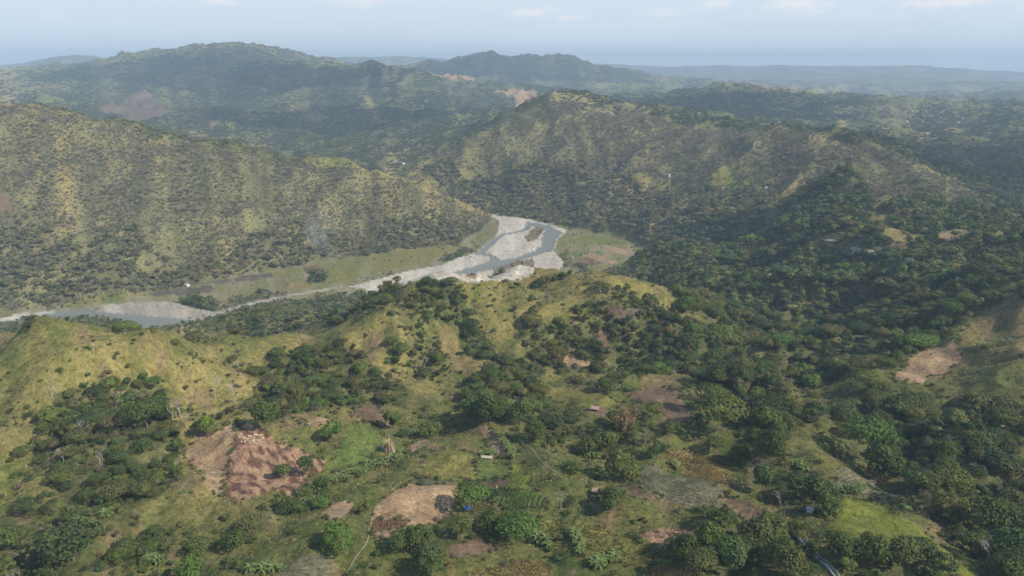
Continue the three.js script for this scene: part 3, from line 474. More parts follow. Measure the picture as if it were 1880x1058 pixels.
function banana(seed) {       // height about 1: a fleshy stem and long arching blades
  const R = rng(seed), stem = faces(), leaves = faces();
  limb(stem, [0, -0.03, 0], [0.01, 0.5, 0], 0.055, 0.035, [1, 1, 1], 6);
  const n = 8 + Math.floor(R() * 3);
  for (let i = 0; i < n; i++) {
    const t = i * 2.399 + R() * 0.5, lift = mix(0.25, 1.25, (i + R()) / n), len = mix(0.6, 0.85, R()), wd = mix(0.075, 0.11, R()), s0 = mix(0.75, 1.3, R()), dead = R() < 0.16 && lift < 0.5, s = dead ? [2.0 * s0, 1.35 * s0, 1.3 * s0] : [s0, s0, s0];
    let x = 0, y = 0.48, z = 0, e = lift; const cx = Math.cos(t), cz = Math.sin(t), row = [];
    for (let k = 0; k <= 6; k++) { const w = wd * Math.sin(Math.PI * Math.min(1, 0.12 + 0.85 * k / 6)) , fold = 0.35 * w; row.push([[x - cz * w, y + fold, z + cx * w], [x, y, z], [x + cz * w, y + fold, z - cx * w]]); x += cx * Math.cos(e) * len / 6; z += cz * Math.cos(e) * len / 6; y += Math.sin(e) * len / 6; e -= mix(0.22, 0.36, R()); }
    for (let k = 0; k < 6; k++) for (let q = 0; q < 2; q++) { tri(leaves, row[k][q], row[k][q + 1], row[k + 1][q], s); tri(leaves, row[k][q + 1], row[k + 1][q + 1], row[k + 1][q], s); }
  }
  return { stem: geo(stem), leaves: geo(leaves) };
}
function palmTree(seed) {
  const R = rng(seed), stem = faces(), fr = faces(); let p = [0, -0.02, 0];
  for (let i = 0; i < 6; i++) { const q = [p[0] + 0.012, (i + 1) * 0.13, p[2] + 0.004]; limb(stem, p, q, 0.021 - i * 0.0015, 0.0195 - i * 0.0015, [1, 1, 1], 6); p = q; }
  for (let i = 0; i < 18; i++) {
    const t = i * 2.399, cx = Math.cos(t), cz = Math.sin(t), len = mix(0.26, 0.34, R()); let x = p[0], y = p[1], z = p[2], e = mix(1.2, -0.35, i / 18);
    for (let k = 0; k < 6; k++) { const nx = x + cx * Math.cos(e) * len / 6, ny = y + Math.sin(e) * len / 6, nz = z + cz * Math.cos(e) * len / 6, w = 0.055 * Math.sin(0.5 + 2.4 * k / 6), s = mix(0.8, 1.25, R()); for (const sd of [-1, 1]) for (let b = 0; b < 2; b++) { const f = b / 2, ax = mix(x, nx, f), ay = mix(y, ny, f), az = mix(z, nz, f); tri(fr, [ax, ay, az], [mix(x, nx, f + 0.4), mix(y, ny, f + 0.4), mix(z, nz, f + 0.4)], [ax - cz * w * sd + cx * 0.03, ay - 0.03, az + cx * w * sd + cz * 0.03], [s, s, s]); } x = nx; y = ny; z = nz; e -= 0.24; }
  }
  return { trunk: geo(stem), fronds: geo(fr) };
}
function bambooClump(seed, n = 26, per = 34) {
  const R = rng(seed), stem = faces(), leaves = faces();
  for (let i = 0; i < n; i++) {
    const t = R() * 6.2832, q = Math.sqrt(R()) * 0.07, lean = mix(0.05, 0.42, R()), cx = Math.cos(t), cz = Math.sin(t), top = mix(0.65, 1, R()); let p = [cx * q, -0.02, cz * q];
    for (let k = 1; k <= 5; k++) { const f = k / 5, d = lean * f * f * 0.9, r = [cx * (q + d), top * (f - 0.22 * f * f * f * lean), cz * (q + d)]; limb(stem, p, r, 0.006, 0.005, [1, 1, 1], 3); if (k > 1) for (let m = 0; m < per / 4; m++) { const g = R(), s = mix(0.7, 1.3, R()); leafFace(leaves, mix(p[0], r[0], g) + (R() - 0.5) * 0.10, mix(p[1], r[1], g) + (R() - 0.5) * 0.08, mix(p[2], r[2], g) + (R() - 0.5) * 0.10, R() - 0.5 + cx * 0.4, R() * 0.9, R() - 0.5 + cz * 0.4, mix(0.02, 0.038, R()), R, [s, s, s * 0.9], 2.6); } p = r; }
  }
  return { canes: geo(stem), leaves: geo(leaves) };
}
function tuft(seed, n, wide, tall) { const R = rng(seed), o = faces(); for (let i = 0; i < n; i++) { const t = R() * 6.2832, q = R() * wide * 0.4, l = mix(0.4, 1, R()) * tall, a = mix(0.1, 0.55, R()) * wide, w = 0.07 + R() * 0.08, s = mix(0.75, 1.25, R()), x = Math.cos(t) * q, z = Math.sin(t) * q; tri(o, [x - Math.sin(t) * w, -0.05, z + Math.cos(t) * w], [x + Math.sin(t) * w, -0.05, z - Math.cos(t) * w], [x + Math.cos(t) * a, l, z + Math.sin(t) * a], [s, s, s]); } return geo(o); }

// leaves let some light through; bark and dry stalks do not
const matte = (extra) => new THREE.MeshPhysicalMaterial({ vertexColors: true, roughness: 0.9, specularIntensity: 0.25, side: THREE.DoubleSide, ...extra });
const leafMat = (r, g, b) => matte({ color: new THREE.Color().setRGB(r, g, b), transmission: 0.36, thickness: 0 });
const plainMat = (r, g, b, ro = 0.95) => matte({ color: new THREE.Color().setRGB(r, g, b), roughness: ro });
const GREENS = [[0.088, 0.125, 0.030], [0.108, 0.150, 0.034], [0.075, 0.108, 0.034], [0.140, 0.170, 0.040], [0.130, 0.142, 0.045], [0.090, 0.138, 0.042]];
const leafMats = GREENS.map((c) => leafMat(...c)), limeLeaf = leafMat(0.16, 0.24, 0.035), freshLeaf = leafMat(0.11, 0.185, 0.036), bananaLeaf = leafMat(0.15, 0.20, 0.06), bambooLeaf = leafMat(0.18, 0.185, 0.055), dryBamboo = leafMat(0.24, 0.165, 0.09), strawLeaf = plainMat(0.60, 0.48, 0.29);
const bark = plainMat(0.15, 0.12, 0.09), paleBark = plainMat(0.40, 0.35, 0.30), pinkTwigs = plainMat(0.30, 0.235, 0.21), bananaStem = plainMat(0.14, 0.13, 0.06);
const tintedLeaf = matte({ transmission: 0.34, thickness: 0 }), tinted = matte({});
const NEAR_KINDS = [
  broadleaf(11, { lobes: 9, width: 0.95, bottom: 0.05, leaf: 0.060, count: 1050 }), broadleaf(12, { lobes: 12, width: 1.1, bottom: 0.04, leaf: 0.056, count: 1300 }), broadleaf(13, { lobes: 7, width: 0.72, bottom: 0.06, leaf: 0.056, count: 900 }),
  broadleaf(14, { lobes: 14, width: 1.45, bottom: 0.38, flat: 0.5, leaf: 0.060, count: 1300 }), broadleaf(15, { lobes: 10, width: 0.85, bottom: 0.26, leaf: 0.060, count: 850, trunk: 0.018 }), broadleaf(16, { lobes: 11, width: 1.2, bottom: 0.05, leaf: 0.065, count: 1000 }),
];
const SHRUBS = [broadleaf(21, { lobes: 6, width: 1.5, bottom: 0.02, leaf: 0.13, count: 260, trunk: 0.03 }), broadleaf(22, { lobes: 5, width: 1.2, bottom: 0.02, leaf: 0.14, count: 220, trunk: 0.03 }), broadleaf(23, { lobes: 8, width: 1.9, bottom: 0.0, leaf: 0.13, count: 300, trunk: 0.03 })];
const BARES = [bareTree(31, 4, 0.55), bareTree(32, 4, 0.72), bareTree(33, 4, 0.48)];
const BANANAS = [banana(41), banana(42), banana(43)], PALM = palmTree(51), BAMBOO = bambooClump(52), DRYBAMBOO = bambooClump(53, 22, 30);
const joined = (k, stem = [1.5, 1.1, 0.9]) => { const parts = Object.entries(k).map(([n, g]) => { const c = g.clone(); if (n === 'trunk' || n === 'stem' || n === 'canes') { const a = c.attributes.color; for (let i = 0; i < a.count; i++) a.setXYZ(i, ...stem); } return c; }); return mergeGeometries(parts); };
const MID_KINDS = [0, 1, 2, 3, 4].map((i) => joined(broadleaf(61 + i, [{ lobes: 6, width: 0.95, bottom: 0.15, leaf: 0.14, count: 170 }, { lobes: 7, width: 1.15, bottom: 0.15, leaf: 0.14, count: 190 }, { lobes: 5, width: 0.7, bottom: 0.2, leaf: 0.13, count: 140 }, { lobes: 8, width: 1.4, bottom: 0.45, flat: 0.42, leaf: 0.14, count: 190 }, { lobes: 6, width: 0.8, bottom: 0.3, leaf: 0.13, count: 140 }][i])));
const MID_BARE = [71, 72].map((s) => { const o = faces(), R = rng(s); limb(o, [0, -0.05, 0], [0.02, 0.5, 0], 0.022, 0.012, [1.3, 1.3, 1.3], 4); for (let i = 0; i < 110; i++) { const d = onBall(R), q = mix(0.5, 1, R()), s2 = mix(0.7, 1.3, R()); leafFace(o, d[0] * 0.36 * q, 0.66 + d[1] * 0.33 * q, d[2] * 0.36 * q, d[2] + R() - 0.5, R() - 0.5, -d[0] + R() - 0.5, 0.035 + 0.03 * R(), R, [s2, s2, s2], 5); } return geo(o); });
const FAR_CLUMPS = [81, 82, 83].map((s) => { const R = rng(s), o = faces(); for (let t = 0; t < 6; t++) { const cx = (R() - 0.5) * 1.9, cz = (R() - 0.5) * 1.9, h = mix(0.6, 1, R()), w = mix(0.3, 0.5, R()), s1 = mix(0.7, 1.3, R()); for (let i = 0; i < 26; i++) { const d = onBall(R), s2 = s1 * mix(0.8, 1.2, R()); leafFace(o, cx + d[0] * w, h * 0.6 + d[1] * h * 0.4, cz + d[2] * w, d[0] + (R() - 0.5), d[1] + 0.2, d[2] + (R() - 0.5), 0.26, R, [s2 * mix(0.85, 1.2, R()), s2, s2]); } } return geo(o); });
const TUFTS = [tuft(91, 9, 1.2, 0.8), tuft(92, 12, 1.6, 0.6)];
console.log('plants made');

// ---------------------------------------------------------------- what the photograph can show: places hidden behind a nearer ridge stay empty
const SKYLINE = new Float32Array(NV);
for (let i = 0; i < NT; i++) { let m = -9; for (let j = 0; j < NRr; j++) { const k = j * NT + i; SKYLINE[k] = m; m = Math.max(m, (GH[k] - CAM_Y) / Math.exp(RS[j])); } }
function shown(k, x, y, z, h) {
  const r = Math.hypot(x, z); if ((y + h + 4 + 0.004 * r - CAM_Y) / r < SKYLINE[k]) return false;
  const az = Math.atan2(x, -z); if (Math.abs(az) > 0.79) return false;
  const py = 529 + FOCAL * Math.tan(Math.atan2(CAM_Y - y - h, r * Math.max(0.72, Math.cos(az))) - PITCH); return py < 1120;
}
const slots = { tree: [], shrub: [], bare: [], far: [], tuft: [] };
const NOPLANT = new Set(['gravel', 'brown', 'tan', 'red', 'dark', 'orange', 'purple']);
{
  const R = rng(4242);
  const dU = (TH1 - TH0) / (NT - 1);
  for (let j = 0; j < NRr - 1; j++) {
    const r0 = Math.exp(RS[j]), dv = RS[j + 1] - RS[j], area = r0 * r0 * dU * dv; if (r0 > 8400) break;
    for (let i = 0; i < NT - 1; i++) {
      const k = j * NT + i, reg = REG[k]; if (reg === 1) continue;
      const P = reg >= 10 ? PLOTS[reg - 10] : null, w = WOOD[k] >= 0 ? WOODS[WOOD[k]] : null, x0 = GXp[k], z0 = GZp[k], y0 = GH[k];
      if (!shown(k, x0, y0, z0, 14)) continue;
      const cl = fbm(x0 / (0.03 * r0 + 8), z0 / (0.03 * r0 + 8), 3), hollow = clamp(0.55 - 0.42 * CONV[k], 0.05, 1.3);
      let dt, ds, dry;
      if (P) { dt = P.soil === 'brush' ? 0.02 : P.soil === 'gravel' ? 0.003 : 0; ds = P.soil === 'brush' ? 0.5 : P.crop || NOPLANT.has(P.soil) ? (r0 < 700 ? 0.006 : 0.004) : 0.03; dry = 0; }
      else if (w) { const c = w[1] * (w[1] >= 0.95 ? clamp(0.75 + 0.9 * cl + 0.2 * hollow, 0.35, 1) : clamp((w[1] > 0.8 ? 1.0 : 0.62) + 1.4 * cl + 0.4 * (hollow - 0.5), w[1] > 0.8 ? 0.4 : 0.12, 1)); dt = c; ds = w[2] * clamp(0.75 + 1.2 * cl, 0.25, 1.3); dry = w[3]; }
      else if (FLAT[k] > -4) { dt = 0.05 * smooth(0, 0.3, cl); ds = 0.12 + 0.3 * cl; dry = 0; }
      else if (r0 < 830) { const farm = inside(FARM, x0, z0); dt = (farm ? 0.07 : 0.13) * smooth(-0.05, 0.35, cl + 0.25 * (hollow - 0.55)); ds = clamp(0.22 + 1.1 * cl + 0.35 * (hollow - 0.5) + 0.5 * fbm(x0 / 6, z0 / 6, 2), 0.03, 1.2); dry = 0.35; }
      else { dt = clamp((r0 > 2050 ? 0.7 : 0.35) * hollow + cl + (r0 > 2050 ? 0.2 : 0)); ds = 0.4; dry = 0.3; }
      const put = (list, per, h) => { let n = area * per; n = Math.floor(n) + (R() < n % 1 ? 1 : 0); for (let q = 0; q < n; q++) { const fu = R(), fv = R(), a = k, y = mix(mix(GH[a], GH[a + 1], fu), mix(GH[a + NT], GH[a + NT + 1], fu), fv), u = TH0 + (i + fu) * dU, rr = Math.exp(RS[j] + fv * dv); list.push({ x: Math.sin(u) * rr, y, z: -Math.cos(u) * rr, r: rr, w: w ? w[0] : FLAT[k] > -4 ? 'floor' : 'open', h: h(), cl }); } };
      if (r0 < 2050) {
        if (dt > 0) { put(slots.tree, dt * (1 - dry) / (w && w[1] < 0.95 ? (r0 < 830 ? 27 : 40) : 48), () => mix(4.5, 14, R() * R() * 0.7 + R() * 0.3) * (w && w[1] >= 0.95 ? 1.1 : r0 > 830 ? 0.58 : 0.78)); put(slots.bare, dt * dry / 42, () => mix(4, 9, R())); }
        if (ds > 0) put(slots.shrub, ds / (r0 < 830 ? (w ? 8 : 9) : w && w[3] > 0.3 ? 10 : 22), () => mix(0.45, 2.8, Math.pow(R(), w ? 1.6 : 3.2)) * (r0 > 830 ? (w && w[3] > 0.3 ? 0.85 : 1.2) : 1));
        if (r0 < 830 && !w && r0 < 700 && (!P || P.soil === 'grass' || P.soil === 'straw' || P.soil === 'green')) put(slots.tuft, P ? 0.2 : 0.75 * clamp(0.6 + cl, 0.2, 1), () => mix(0.4, 1.0, R()));
      } else {
        if (dt > 0) put(slots.far, dt * smooth(-0.42, -0.05, cl + 0.3 * (hollow - 0.5)) / (80 * Math.max(1, (r0 / 3200) ** 1.6)), () => mix(3.2, 6.5, R() * R()) * (0.5 + r0 / 5200));
      }
    }
  }
}
for (const k in slots) console.log(k, slots[k].length);

// ---------------------------------------------------------------- single plants: the largest in the picture, one object each
const Y = new THREE.Vector3(0, 1, 0);
function plant(name, label, category, group, kind, mats, p, size, wide = 1, turn = 0) {
  const o = new THREE.Group();
  for (const [part, g] of Object.entries(kind)) { const m = new THREE.Mesh(g, mats[part] || mats.crown); m.name = part; o.add(m); }
  setup(o, numbered(name), label, category, group);
  o.position.set(p.x, p.y, p.z); o.rotation.y = turn; o.scale.set(size * wide, size, size * wide); scene.add(o); return o;
}
const taken = [];     // ground already occupied by single plants: [x, z, radius]
const free = (p, m = 0.6) => taken.every(([x, z, r]) => (x - p.x) ** 2 + (z - p.z) ** 2 > (r * m) ** 2);
const metres = (p, pix) => pix * Math.hypot(p.x, p.y - CAM_Y, p.z) / FOCAL;
const pick = rng(99);
// [photo x, photo y of the foot, width and height in photo pixels, kind, leaves, label]
const LM = leafMats;
const TREES = [
  [609, 812, 40, 42, 0, freshLeaf, 'round bright green tree alone above the green hollow'], [521, 878, 28, 30, 0, LM[1], 'small round tree inside the red brown clearing'], [564, 871, 34, 36, 0, LM[2], 'darker round tree at the right of the red brown clearing'],
  [622, 1014, 56, 58, 1, freshLeaf, 'tall full green tree alone near the bottom edge'], [866, 938, 64, 50, 3, freshLeaf, 'wide light green tree over the blue tarpaulin'], [722, 787, 32, 44, 2, LM[1], 'upright green tree beside the arc shaped scar'],
  [487, 790, 50, 62, 0, LM[0], 'dark tree at the top corner of the red brown clearing'], [770, 1008, 52, 50, 1, LM[1], 'broad green tree in the middle of the bottom hedge'], [735, 1012, 42, 40, 0, LM[0], 'left end tree of the bottom hedge'], [792, 1056, 52, 56, 1, LM[5], 'tree at the bottom edge in front of the hedge'], [845, 990, 46, 42, 5, LM[1], 'bushy tree in the bottom hedge below the harvested field'],
  [950, 1000, 72, 54, 3, freshLeaf, 'wide bright crowned tree above the olive maize'], [895, 978, 48, 44, 1, LM[0], 'dark tree between the bottom hedge and the bright wide tree'],
  [1143, 882, 62, 60, 1, LM[3], 'big olive green round tree left of the vegetable rows'], [1205, 845, 36, 38, 0, LM[2], 'dark round tree above the vegetable rows'], [1107, 828, 46, 50, 2, LM[1], 'tree in the clump below the lone hut'], [1082, 835, 40, 36, 5, LM[4], 'pale bushy tree left in the clump below the lone hut'],
  [1058, 870, 28, 22, 5, LM[1], 'low round bush tree on the open slope left of the olive tree'], [1122, 933, 46, 40, 1, LM[0], 'dark spreading tree below the little brown plot'], [1115, 938, 26, 22, 5, LM[2], 'low dark tree at the foot of the spreading tree'], [1040, 860, 18, 14, 5, LM[0], 'tiny dark bush tree on the farm slope'],
  [1312, 832, 36, 28, 3, LM[1], 'low spreading tree right of the ripe maize'], [1356, 850, 38, 36, 1, LM[0], 'dark tree at the right edge of the ripe maize'], [1326, 792, 84, 62, 3, LM[3], 'huge spreading tree above the ripe maize'], [1300, 752, 52, 46, 3, LM[1], 'spreading tree behind the huge spreading tree'],
  [1405, 800, 44, 66, 2, LM[1], 'tall tree at the head of the right hand grove'], [1412, 852, 48, 76, 1, LM[0], 'tall dark tree in the middle of the right hand grove'], [1398, 905, 42, 58, 0, LM[5], 'dark tree at the foot of the right hand grove'],
  [1322, 968, 52, 40, 1, LM[0], 'spreading tree beside the brown plot of straight rows'], [1260, 1030, 50, 52, 1, LM[0], 'left tree of the bottom right hand grove'], [1306, 1018, 60, 62, 1, LM[1], 'large tree in the bottom right hand grove'], [1345, 1048, 62, 64, 0, LM[5], 'front tree of the bottom right hand grove'], [1385, 1006, 58, 60, 1, LM[4], 'olive tree at the back of the bottom right hand grove'], [1425, 1045, 62, 60, 1, LM[0], 'right tree of the bottom right hand grove'],
  [984, 808, 42, 44, 1, LM[0], 'dark tree left of the path gully'], [955, 780, 44, 52, 1, LM[1], 'tree at the right end of the central grove'], [900, 775, 60, 60, 1, LM[0], 'big dark tree in the central grove'], [870, 770, 48, 50, 0, LM[5], 'left tree of the central grove'],
  [1618, 880, 62, 64, 1, LM[0], 'dark full tree below the bright umbrella crown'], [1590, 850, 80, 74, 3, freshLeaf, 'umbrella tree with bright flat crown at the edge of the corner wood'], [1500, 925, 46, 54, 0, LM[2], 'dark tree behind the white shed'], [1520, 950, 42, 44, 1, LM[1], 'tree in front of the dark tree by the lime paddock'],
  [1550, 1030, 56, 50, 1, LM[0], 'left tree of the hedge below the lime paddock'], [1602, 1036, 52, 50, 1, LM[1], 'second tree of the hedge below the lime paddock'], [1650, 1040, 50, 48, 5, LM[4], 'olive tree of the hedge below the lime paddock'], [1720, 1060, 46, 44, 5, LM[2], 'right tree of the hedge below the lime paddock'], [1410, 985, 42, 42, 0, LM[1], 'tree beside the head of the concrete channel'], [1447, 1062, 56, 60, 1, LM[4], 'pale olive tree left of the concrete channel'],
  [382, 802, 28, 52, 2, limeLeaf, 'slim bright yellow green tree above the tan wedge'], [271, 790, 72, 52, 3, LM[0], 'dark spreading tree at the top of the left thicket'], [135, 1030, 86, 60, 5, LM[2], 'wide dark tree mass in the lower left'], [369, 1024, 36, 36, 0, LM[1], 'small full tree above the bottom left edge'], [430, 1010, 44, 38, 1, LM[0], 'dark tree right of the small full tree at lower left'], [352, 1066, 50, 42, 5, freshLeaf, 'bright bushy tree at the bottom left edge'], [10, 1010, 46, 34, 5, LM[1], 'green tree at the left edge near the bottom'],
  [790, 805, 44, 32, 5, LM[3], 'pale bushy tree beside the stream gully'], [806, 672, 24, 28, 0, LM[1], 'round tree alone on the ridge face beside the grassy chute'], [735, 655, 34, 26, 5, LM[1], 'round bush tree on the left shoulder of the ridge'], [1192, 570, 36, 34, 1, LM[0], 'dark tree at the right end of the grassy ridge'], [820, 526, 26, 16, 5, LM[2], 'dark bush tree on top of the grassy ridge'],
  [1112, 720, 36, 30, 1, LM[0], 'dark tree behind the lone hut'], [1265, 640, 40, 34, 1, LM[1], 'tree where the ridge meets the wooded gully'], [1330, 745, 40, 34, 1, LM[5], 'tree on the grazed slope right of the lone hut'], [1200, 765, 34, 28, 5, LM[3], 'pale tree between the lone hut and the ripe maize'],
  [1232, 800, 30, 30, 0, LM[1], 'small tree beside the dark round tree'], [455, 985, 50, 34, 5, LM[4], 'olive bush tree at the lower left path'], [560, 915, 34, 22, 5, LM[1], 'bushy tree in the stream gully below the clearing'], [590, 935, 36, 24, 5, freshLeaf, 'bright bushy tree in the stream gully'], [535, 945, 42, 30, 5, LM[0], 'dark bushy tree at the lower end of the stream gully'],
  [1800, 975, 66, 64, 1, LM[0], 'dark tree bordering the lime paddock on the right'], [1740, 920, 60, 54, 3, LM[3], 'pale spreading tree above the lime paddock'], [1850, 1040, 70, 70, 1, LM[5], 'large dark tree in the bottom right corner'],
];
let treeCount = 0;
for (const [px, py, wd, ht, kind, mat, label] of TREES) {
  const p = spot(px, py), h = metres(p, ht) * 1.06, w = metres(p, wd), base = [0.95, 1.1, 0.72, 1.45, 0.85, 1.2][kind];
  plant('broadleaf_tree', label, 'tree', 'trees of the farm', NEAR_KINDS[kind], { crown: mat, trunk: bark }, p, h, w / h / base, pick() * 6.28); taken.push([p.x, p.z, w * 0.5]); treeCount++;
}
const MARKS = [[1600, 950, 'the lime paddock'], [1250, 890, 'the vegetable rows'], [470, 850, 'the red brown clearing'], [770, 900, 'the harvested field'], [1820, 600, 'the tan field'], [1590, 820, 'the umbrella tree'], [1093, 750, 'the lone hut'], [1490, 1010, 'the concrete channel'], [1860, 1040, 'the picture corner'], [1870, 850, 'the right edge'], [10, 850, 'the left edge'], [820, 540, 'the ridge top'], [715, 825, 'the straw heap'], [1270, 850, 'the ripe maize'], [1700, 680, 'the cut slope'], [1100, 980, 'the olive maize'], [200, 1045, 'the bottom left edge'], [680, 780, 'the arc shaped scar'], [1150, 580, 'the purplish bare slope'], [920, 920, 'the dark maize'], [1750, 780, 'the wood head'], [860, 640, 'the grassy chute'], [1320, 780, 'the huge spreading tree'], [300, 760, 'the dark spreading tree'], [1690, 860, 'the wood middle'], [1420, 860, 'the right hand grove'], [600, 690, 'the spur thicket'], [130, 620, 'the left knoll'], [1030, 700, 'the ridge foot'], [950, 760, 'the central grove']].map(([a, b, t]) => ({ p: spot(a, b), t }));
const nearest = (s) => MARKS.reduce((m, k) => { const d = (k.p.x - s.x) ** 2 + (k.p.z - s.z) ** 2; return d < m[0] ? [d, k.t] : m; }, [1e18, ''])[1];
const TONES = ['dark green', 'mid green', 'deep green', 'yellow green', 'olive', 'fresh green'], SHAPES = ['round', 'broad', 'slim', 'flat topped', 'leggy', 'bushy'];
const tallness = (h) => h > 12 ? 'lofty' : h > 9.5 ? 'tall' : h > 7 ? 'middling' : h > 5 ? 'short' : 'dwarf';
const SHARED = { corner_wood: 'in the corner wood', ridge_thicket: 'in the ridge thicket', left_thicket: 'in the left thicket', spur_thicket: 'in the spur thicket', dry_slope: 'on the dry left slope', farm_grove: 'in the farm groves', bottom_grove: 'in the bottom groves', right_slope: 'on the right slope', riverside_trees: 'by the river', open: 'on open grass' };
slots.tree.sort((a, b) => a.r - b.r);
const restTree = [];
for (const s of slots.tree) {
  if (!free(s, 0.75)) continue;
  if (treeCount < 296 && SHARED[s.w]) {
    const kind = [0, 1, 2, 3, 4, 5, 1, 0][Math.floor(pick() * 8)], tone = Math.floor(pick() * 6), label = `${tallness(s.h)} ${TONES[tone]} ${SHAPES[kind]} tree ${SHARED[s.w]} near ${nearest(s)}`;
    plant('broadleaf_tree', label, 'tree', 'trees ' + SHARED[s.w], NEAR_KINDS[kind], { crown: LM[tone], trunk: bark }, s, s.h * 0.95, mix(0.85, 1.2, pick()), pick() * 6.28); treeCount++;
  } else restTree.push(s);
}
// leafless trees
const BARE_SPOTS = [[98, 735, 26, 'leaning white leafless tree alone on the left grass slope'], [154, 808, 34, 'white forked leafless tree above the left thicket'], [396, 732, 40, 'tall pale leafless tree above the slim bright tree'], [220, 748, 30, 'leafless tree at the upper left of the left thicket'], [257, 752, 34, 'pair forming leafless tree behind the dark spreading tree'], [318, 775, 40, 'brownish leafless tree right of the dark spreading tree'], [332, 768, 40, 'second brownish leafless tree right of the dark spreading tree'], [118, 852, 30, 'greyish leafless tree inside the left thicket'], [430, 738, 32, 'leafless tree beside the spur thicket'], [1433, 942, 44, 'pinkish leafless tree at the head of the concrete channel'], [1810, 1038, 48, 'white trunked leafless tree in the corner wood'], [1440, 948, 30, 'smaller pinkish leafless tree beside the channel'], [1395, 868, 30, 'bare pole like tree left of the right hand grove'], [965, 760, 32, 'grey leafless tree in the central grove'], [950, 755, 30, 'second grey leafless tree in the central grove'], [1185, 815, 34, 'grey leafless tree beside the dark round tree'], [1030, 935, 40, 'grey dry tree between the dark maize and the olive maize'], [780, 680, 26, 'white leafless tree on the ridge face'], [1060, 680, 24, 'leafless tree at the pale foot of the ridge']];
let bareCount = 0;
for (const [px, py, ht, label] of BARE_SPOTS) { const p = spot(px, py); plant('leafless_tree', label, 'leafless tree', 'leafless trees', BARES[bareCount % 3], { trunk: px === 1433 || px === 1440 ? pinkTwigs : paleBark, branches: px === 1433 || px === 1440 ? pinkTwigs : paleBark }, p, metres(p, ht) * 1.05, 1, pick() * 6.28); bareCount++; }
slots.bare.sort((a, b) => a.r - b.r);
const restBare = [];
for (const s of slots.bare) { if (bareCount < 250 && s.r < 700) { const pale = pick() < 0.5; plant('leafless_tree', `${tallness(s.h * 1.25)} ${pale ? 'pale grey' : 'pinkish brown'} leafless tree ${SHARED[s.w] || 'on open ground'} near ${nearest(s)}`, 'leafless tree', 'leafless trees ' + (SHARED[s.w] || 'on open ground'), BARES[bareCount % 3], { trunk: pale ? paleBark : pinkTwigs, branches: pale ? paleBark : pinkTwigs }, s, s.h * 0.85, mix(0.8, 1.1, pick()), pick() * 6.28); bareCount++; } else restBare.push(s); }
// bananas
const along = (a, b, n, j) => { const o = []; for (let i = 0; i < n; i++) o.push([mix(a[0], b[0], (i + 0.5) / n) + (pick() - 0.5) * j, mix(a[1], b[1], (i + 0.5) / n) + (pick() - 0.5) * j]); return o; };
const BANANA_ROWS = [[[ [575, 900], [740, 838] ], 34, 9, 'banana plant in the strip along the stream gully'], [[[590, 925], [540, 935]], 8, 12, 'banana plant at the lower end of the stream gully'], [[[910, 795], [945, 845]], 18, 6, 'banana plant in the hedge beside the bare brown plot'], [[[885, 836], [905, 838]], 7, 4, 'banana plant behind the low cream hut'], [[[186, 945], [200, 952]], 5, 9, 'banana plant in the clump at lower left'], [[[125, 962], [165, 968]], 12, 7, 'banana plant above the wide dark tree at lower left'], [[[270, 1030], [300, 1040]], 6, 7, 'banana plant on the bottom left slope'], [[[215, 1005], [245, 1010]], 6, 7, 'banana plant beside the wide dark tree at lower left'], [[[1045, 975], [1070, 1020]], 12, 9, 'banana plant in the gap of the olive maize field'], [[[1085, 1045], [1135, 1025]], 14, 10, 'banana plant at the bottom edge below the olive maize'], [[[985, 990], [1010, 1005]], 7, 9, 'banana plant left of the olive maize field'], [[[1236, 858], [1248, 864]], 3, 4, 'banana plant below the ripe maize'], [[[1455, 850], [1475, 865]], 10, 8, 'banana plant above the dim vegetable rows'], [[[1545, 905], [1590, 905]], 9, 9, 'banana plant at the top of the lime paddock'], [[[1650, 935], [1670, 940]], 4, 5, 'banana plant at the right corner of the lime paddock'], [[[700, 660], [740, 690]], 6, 14, 'banana plant on the left shoulder of the near ridge'], [[[860, 600], [890, 650]], 12, 16, 'banana plant in the ridge thicket'], [[[1060, 830], [1100, 842]], 12, 8, 'banana plant below the tree clump of the farm'], [[[1650, 560], [1740, 590]], 26, 22, 'banana plant in the plantation on the right slope'], [[[1790, 640], [1860, 630]], 12, 8, 'banana plant in the row below the tan field'], [[[460, 1050], [520, 1050]], 6, 12, 'banana plant beside the bottom vegetable rows'], [[[750, 800], [775, 800]], 6, 8, 'banana plant by the straw heap'], [[[1700, 800], [1780, 850]], 14, 40, 'banana plant showing between crowns of the corner wood']];
let bananaCount = 0;
for (const [[a, b], n, j, label] of BANANA_ROWS) for (const [px, py] of along(a, b, n, j)) { const p = spot(px, py); plant('banana_plant', label, 'banana plant', label.replace('banana plant', 'bananas'), BANANAS[bananaCount++ % 3], { stem: bananaStem, leaves: bananaLeaf }, p, mix(2.6, 4.2, pick()), mix(0.9, 1.25, pick()), pick() * 6.28); }
// palms and bamboo
[[1295, 1046, 46, 'palm rising from the bottom right hand grove'], [1575, 912, 26, 'small palm at the top of the lime paddock'], [1480, 985, 30, 'dark palm beside the concrete channel'], [1500, 1000, 30, 'second dark palm beside the concrete channel']].forEach(([px, py, ht, l]) => { const p = spot(px, py); plant('palm_tree', l, 'palm', 'palms', PALM, { trunk: bark, fronds: LM[1] }, p, metres(p, ht) * 1.05, 1.15, pick() * 6.28); });
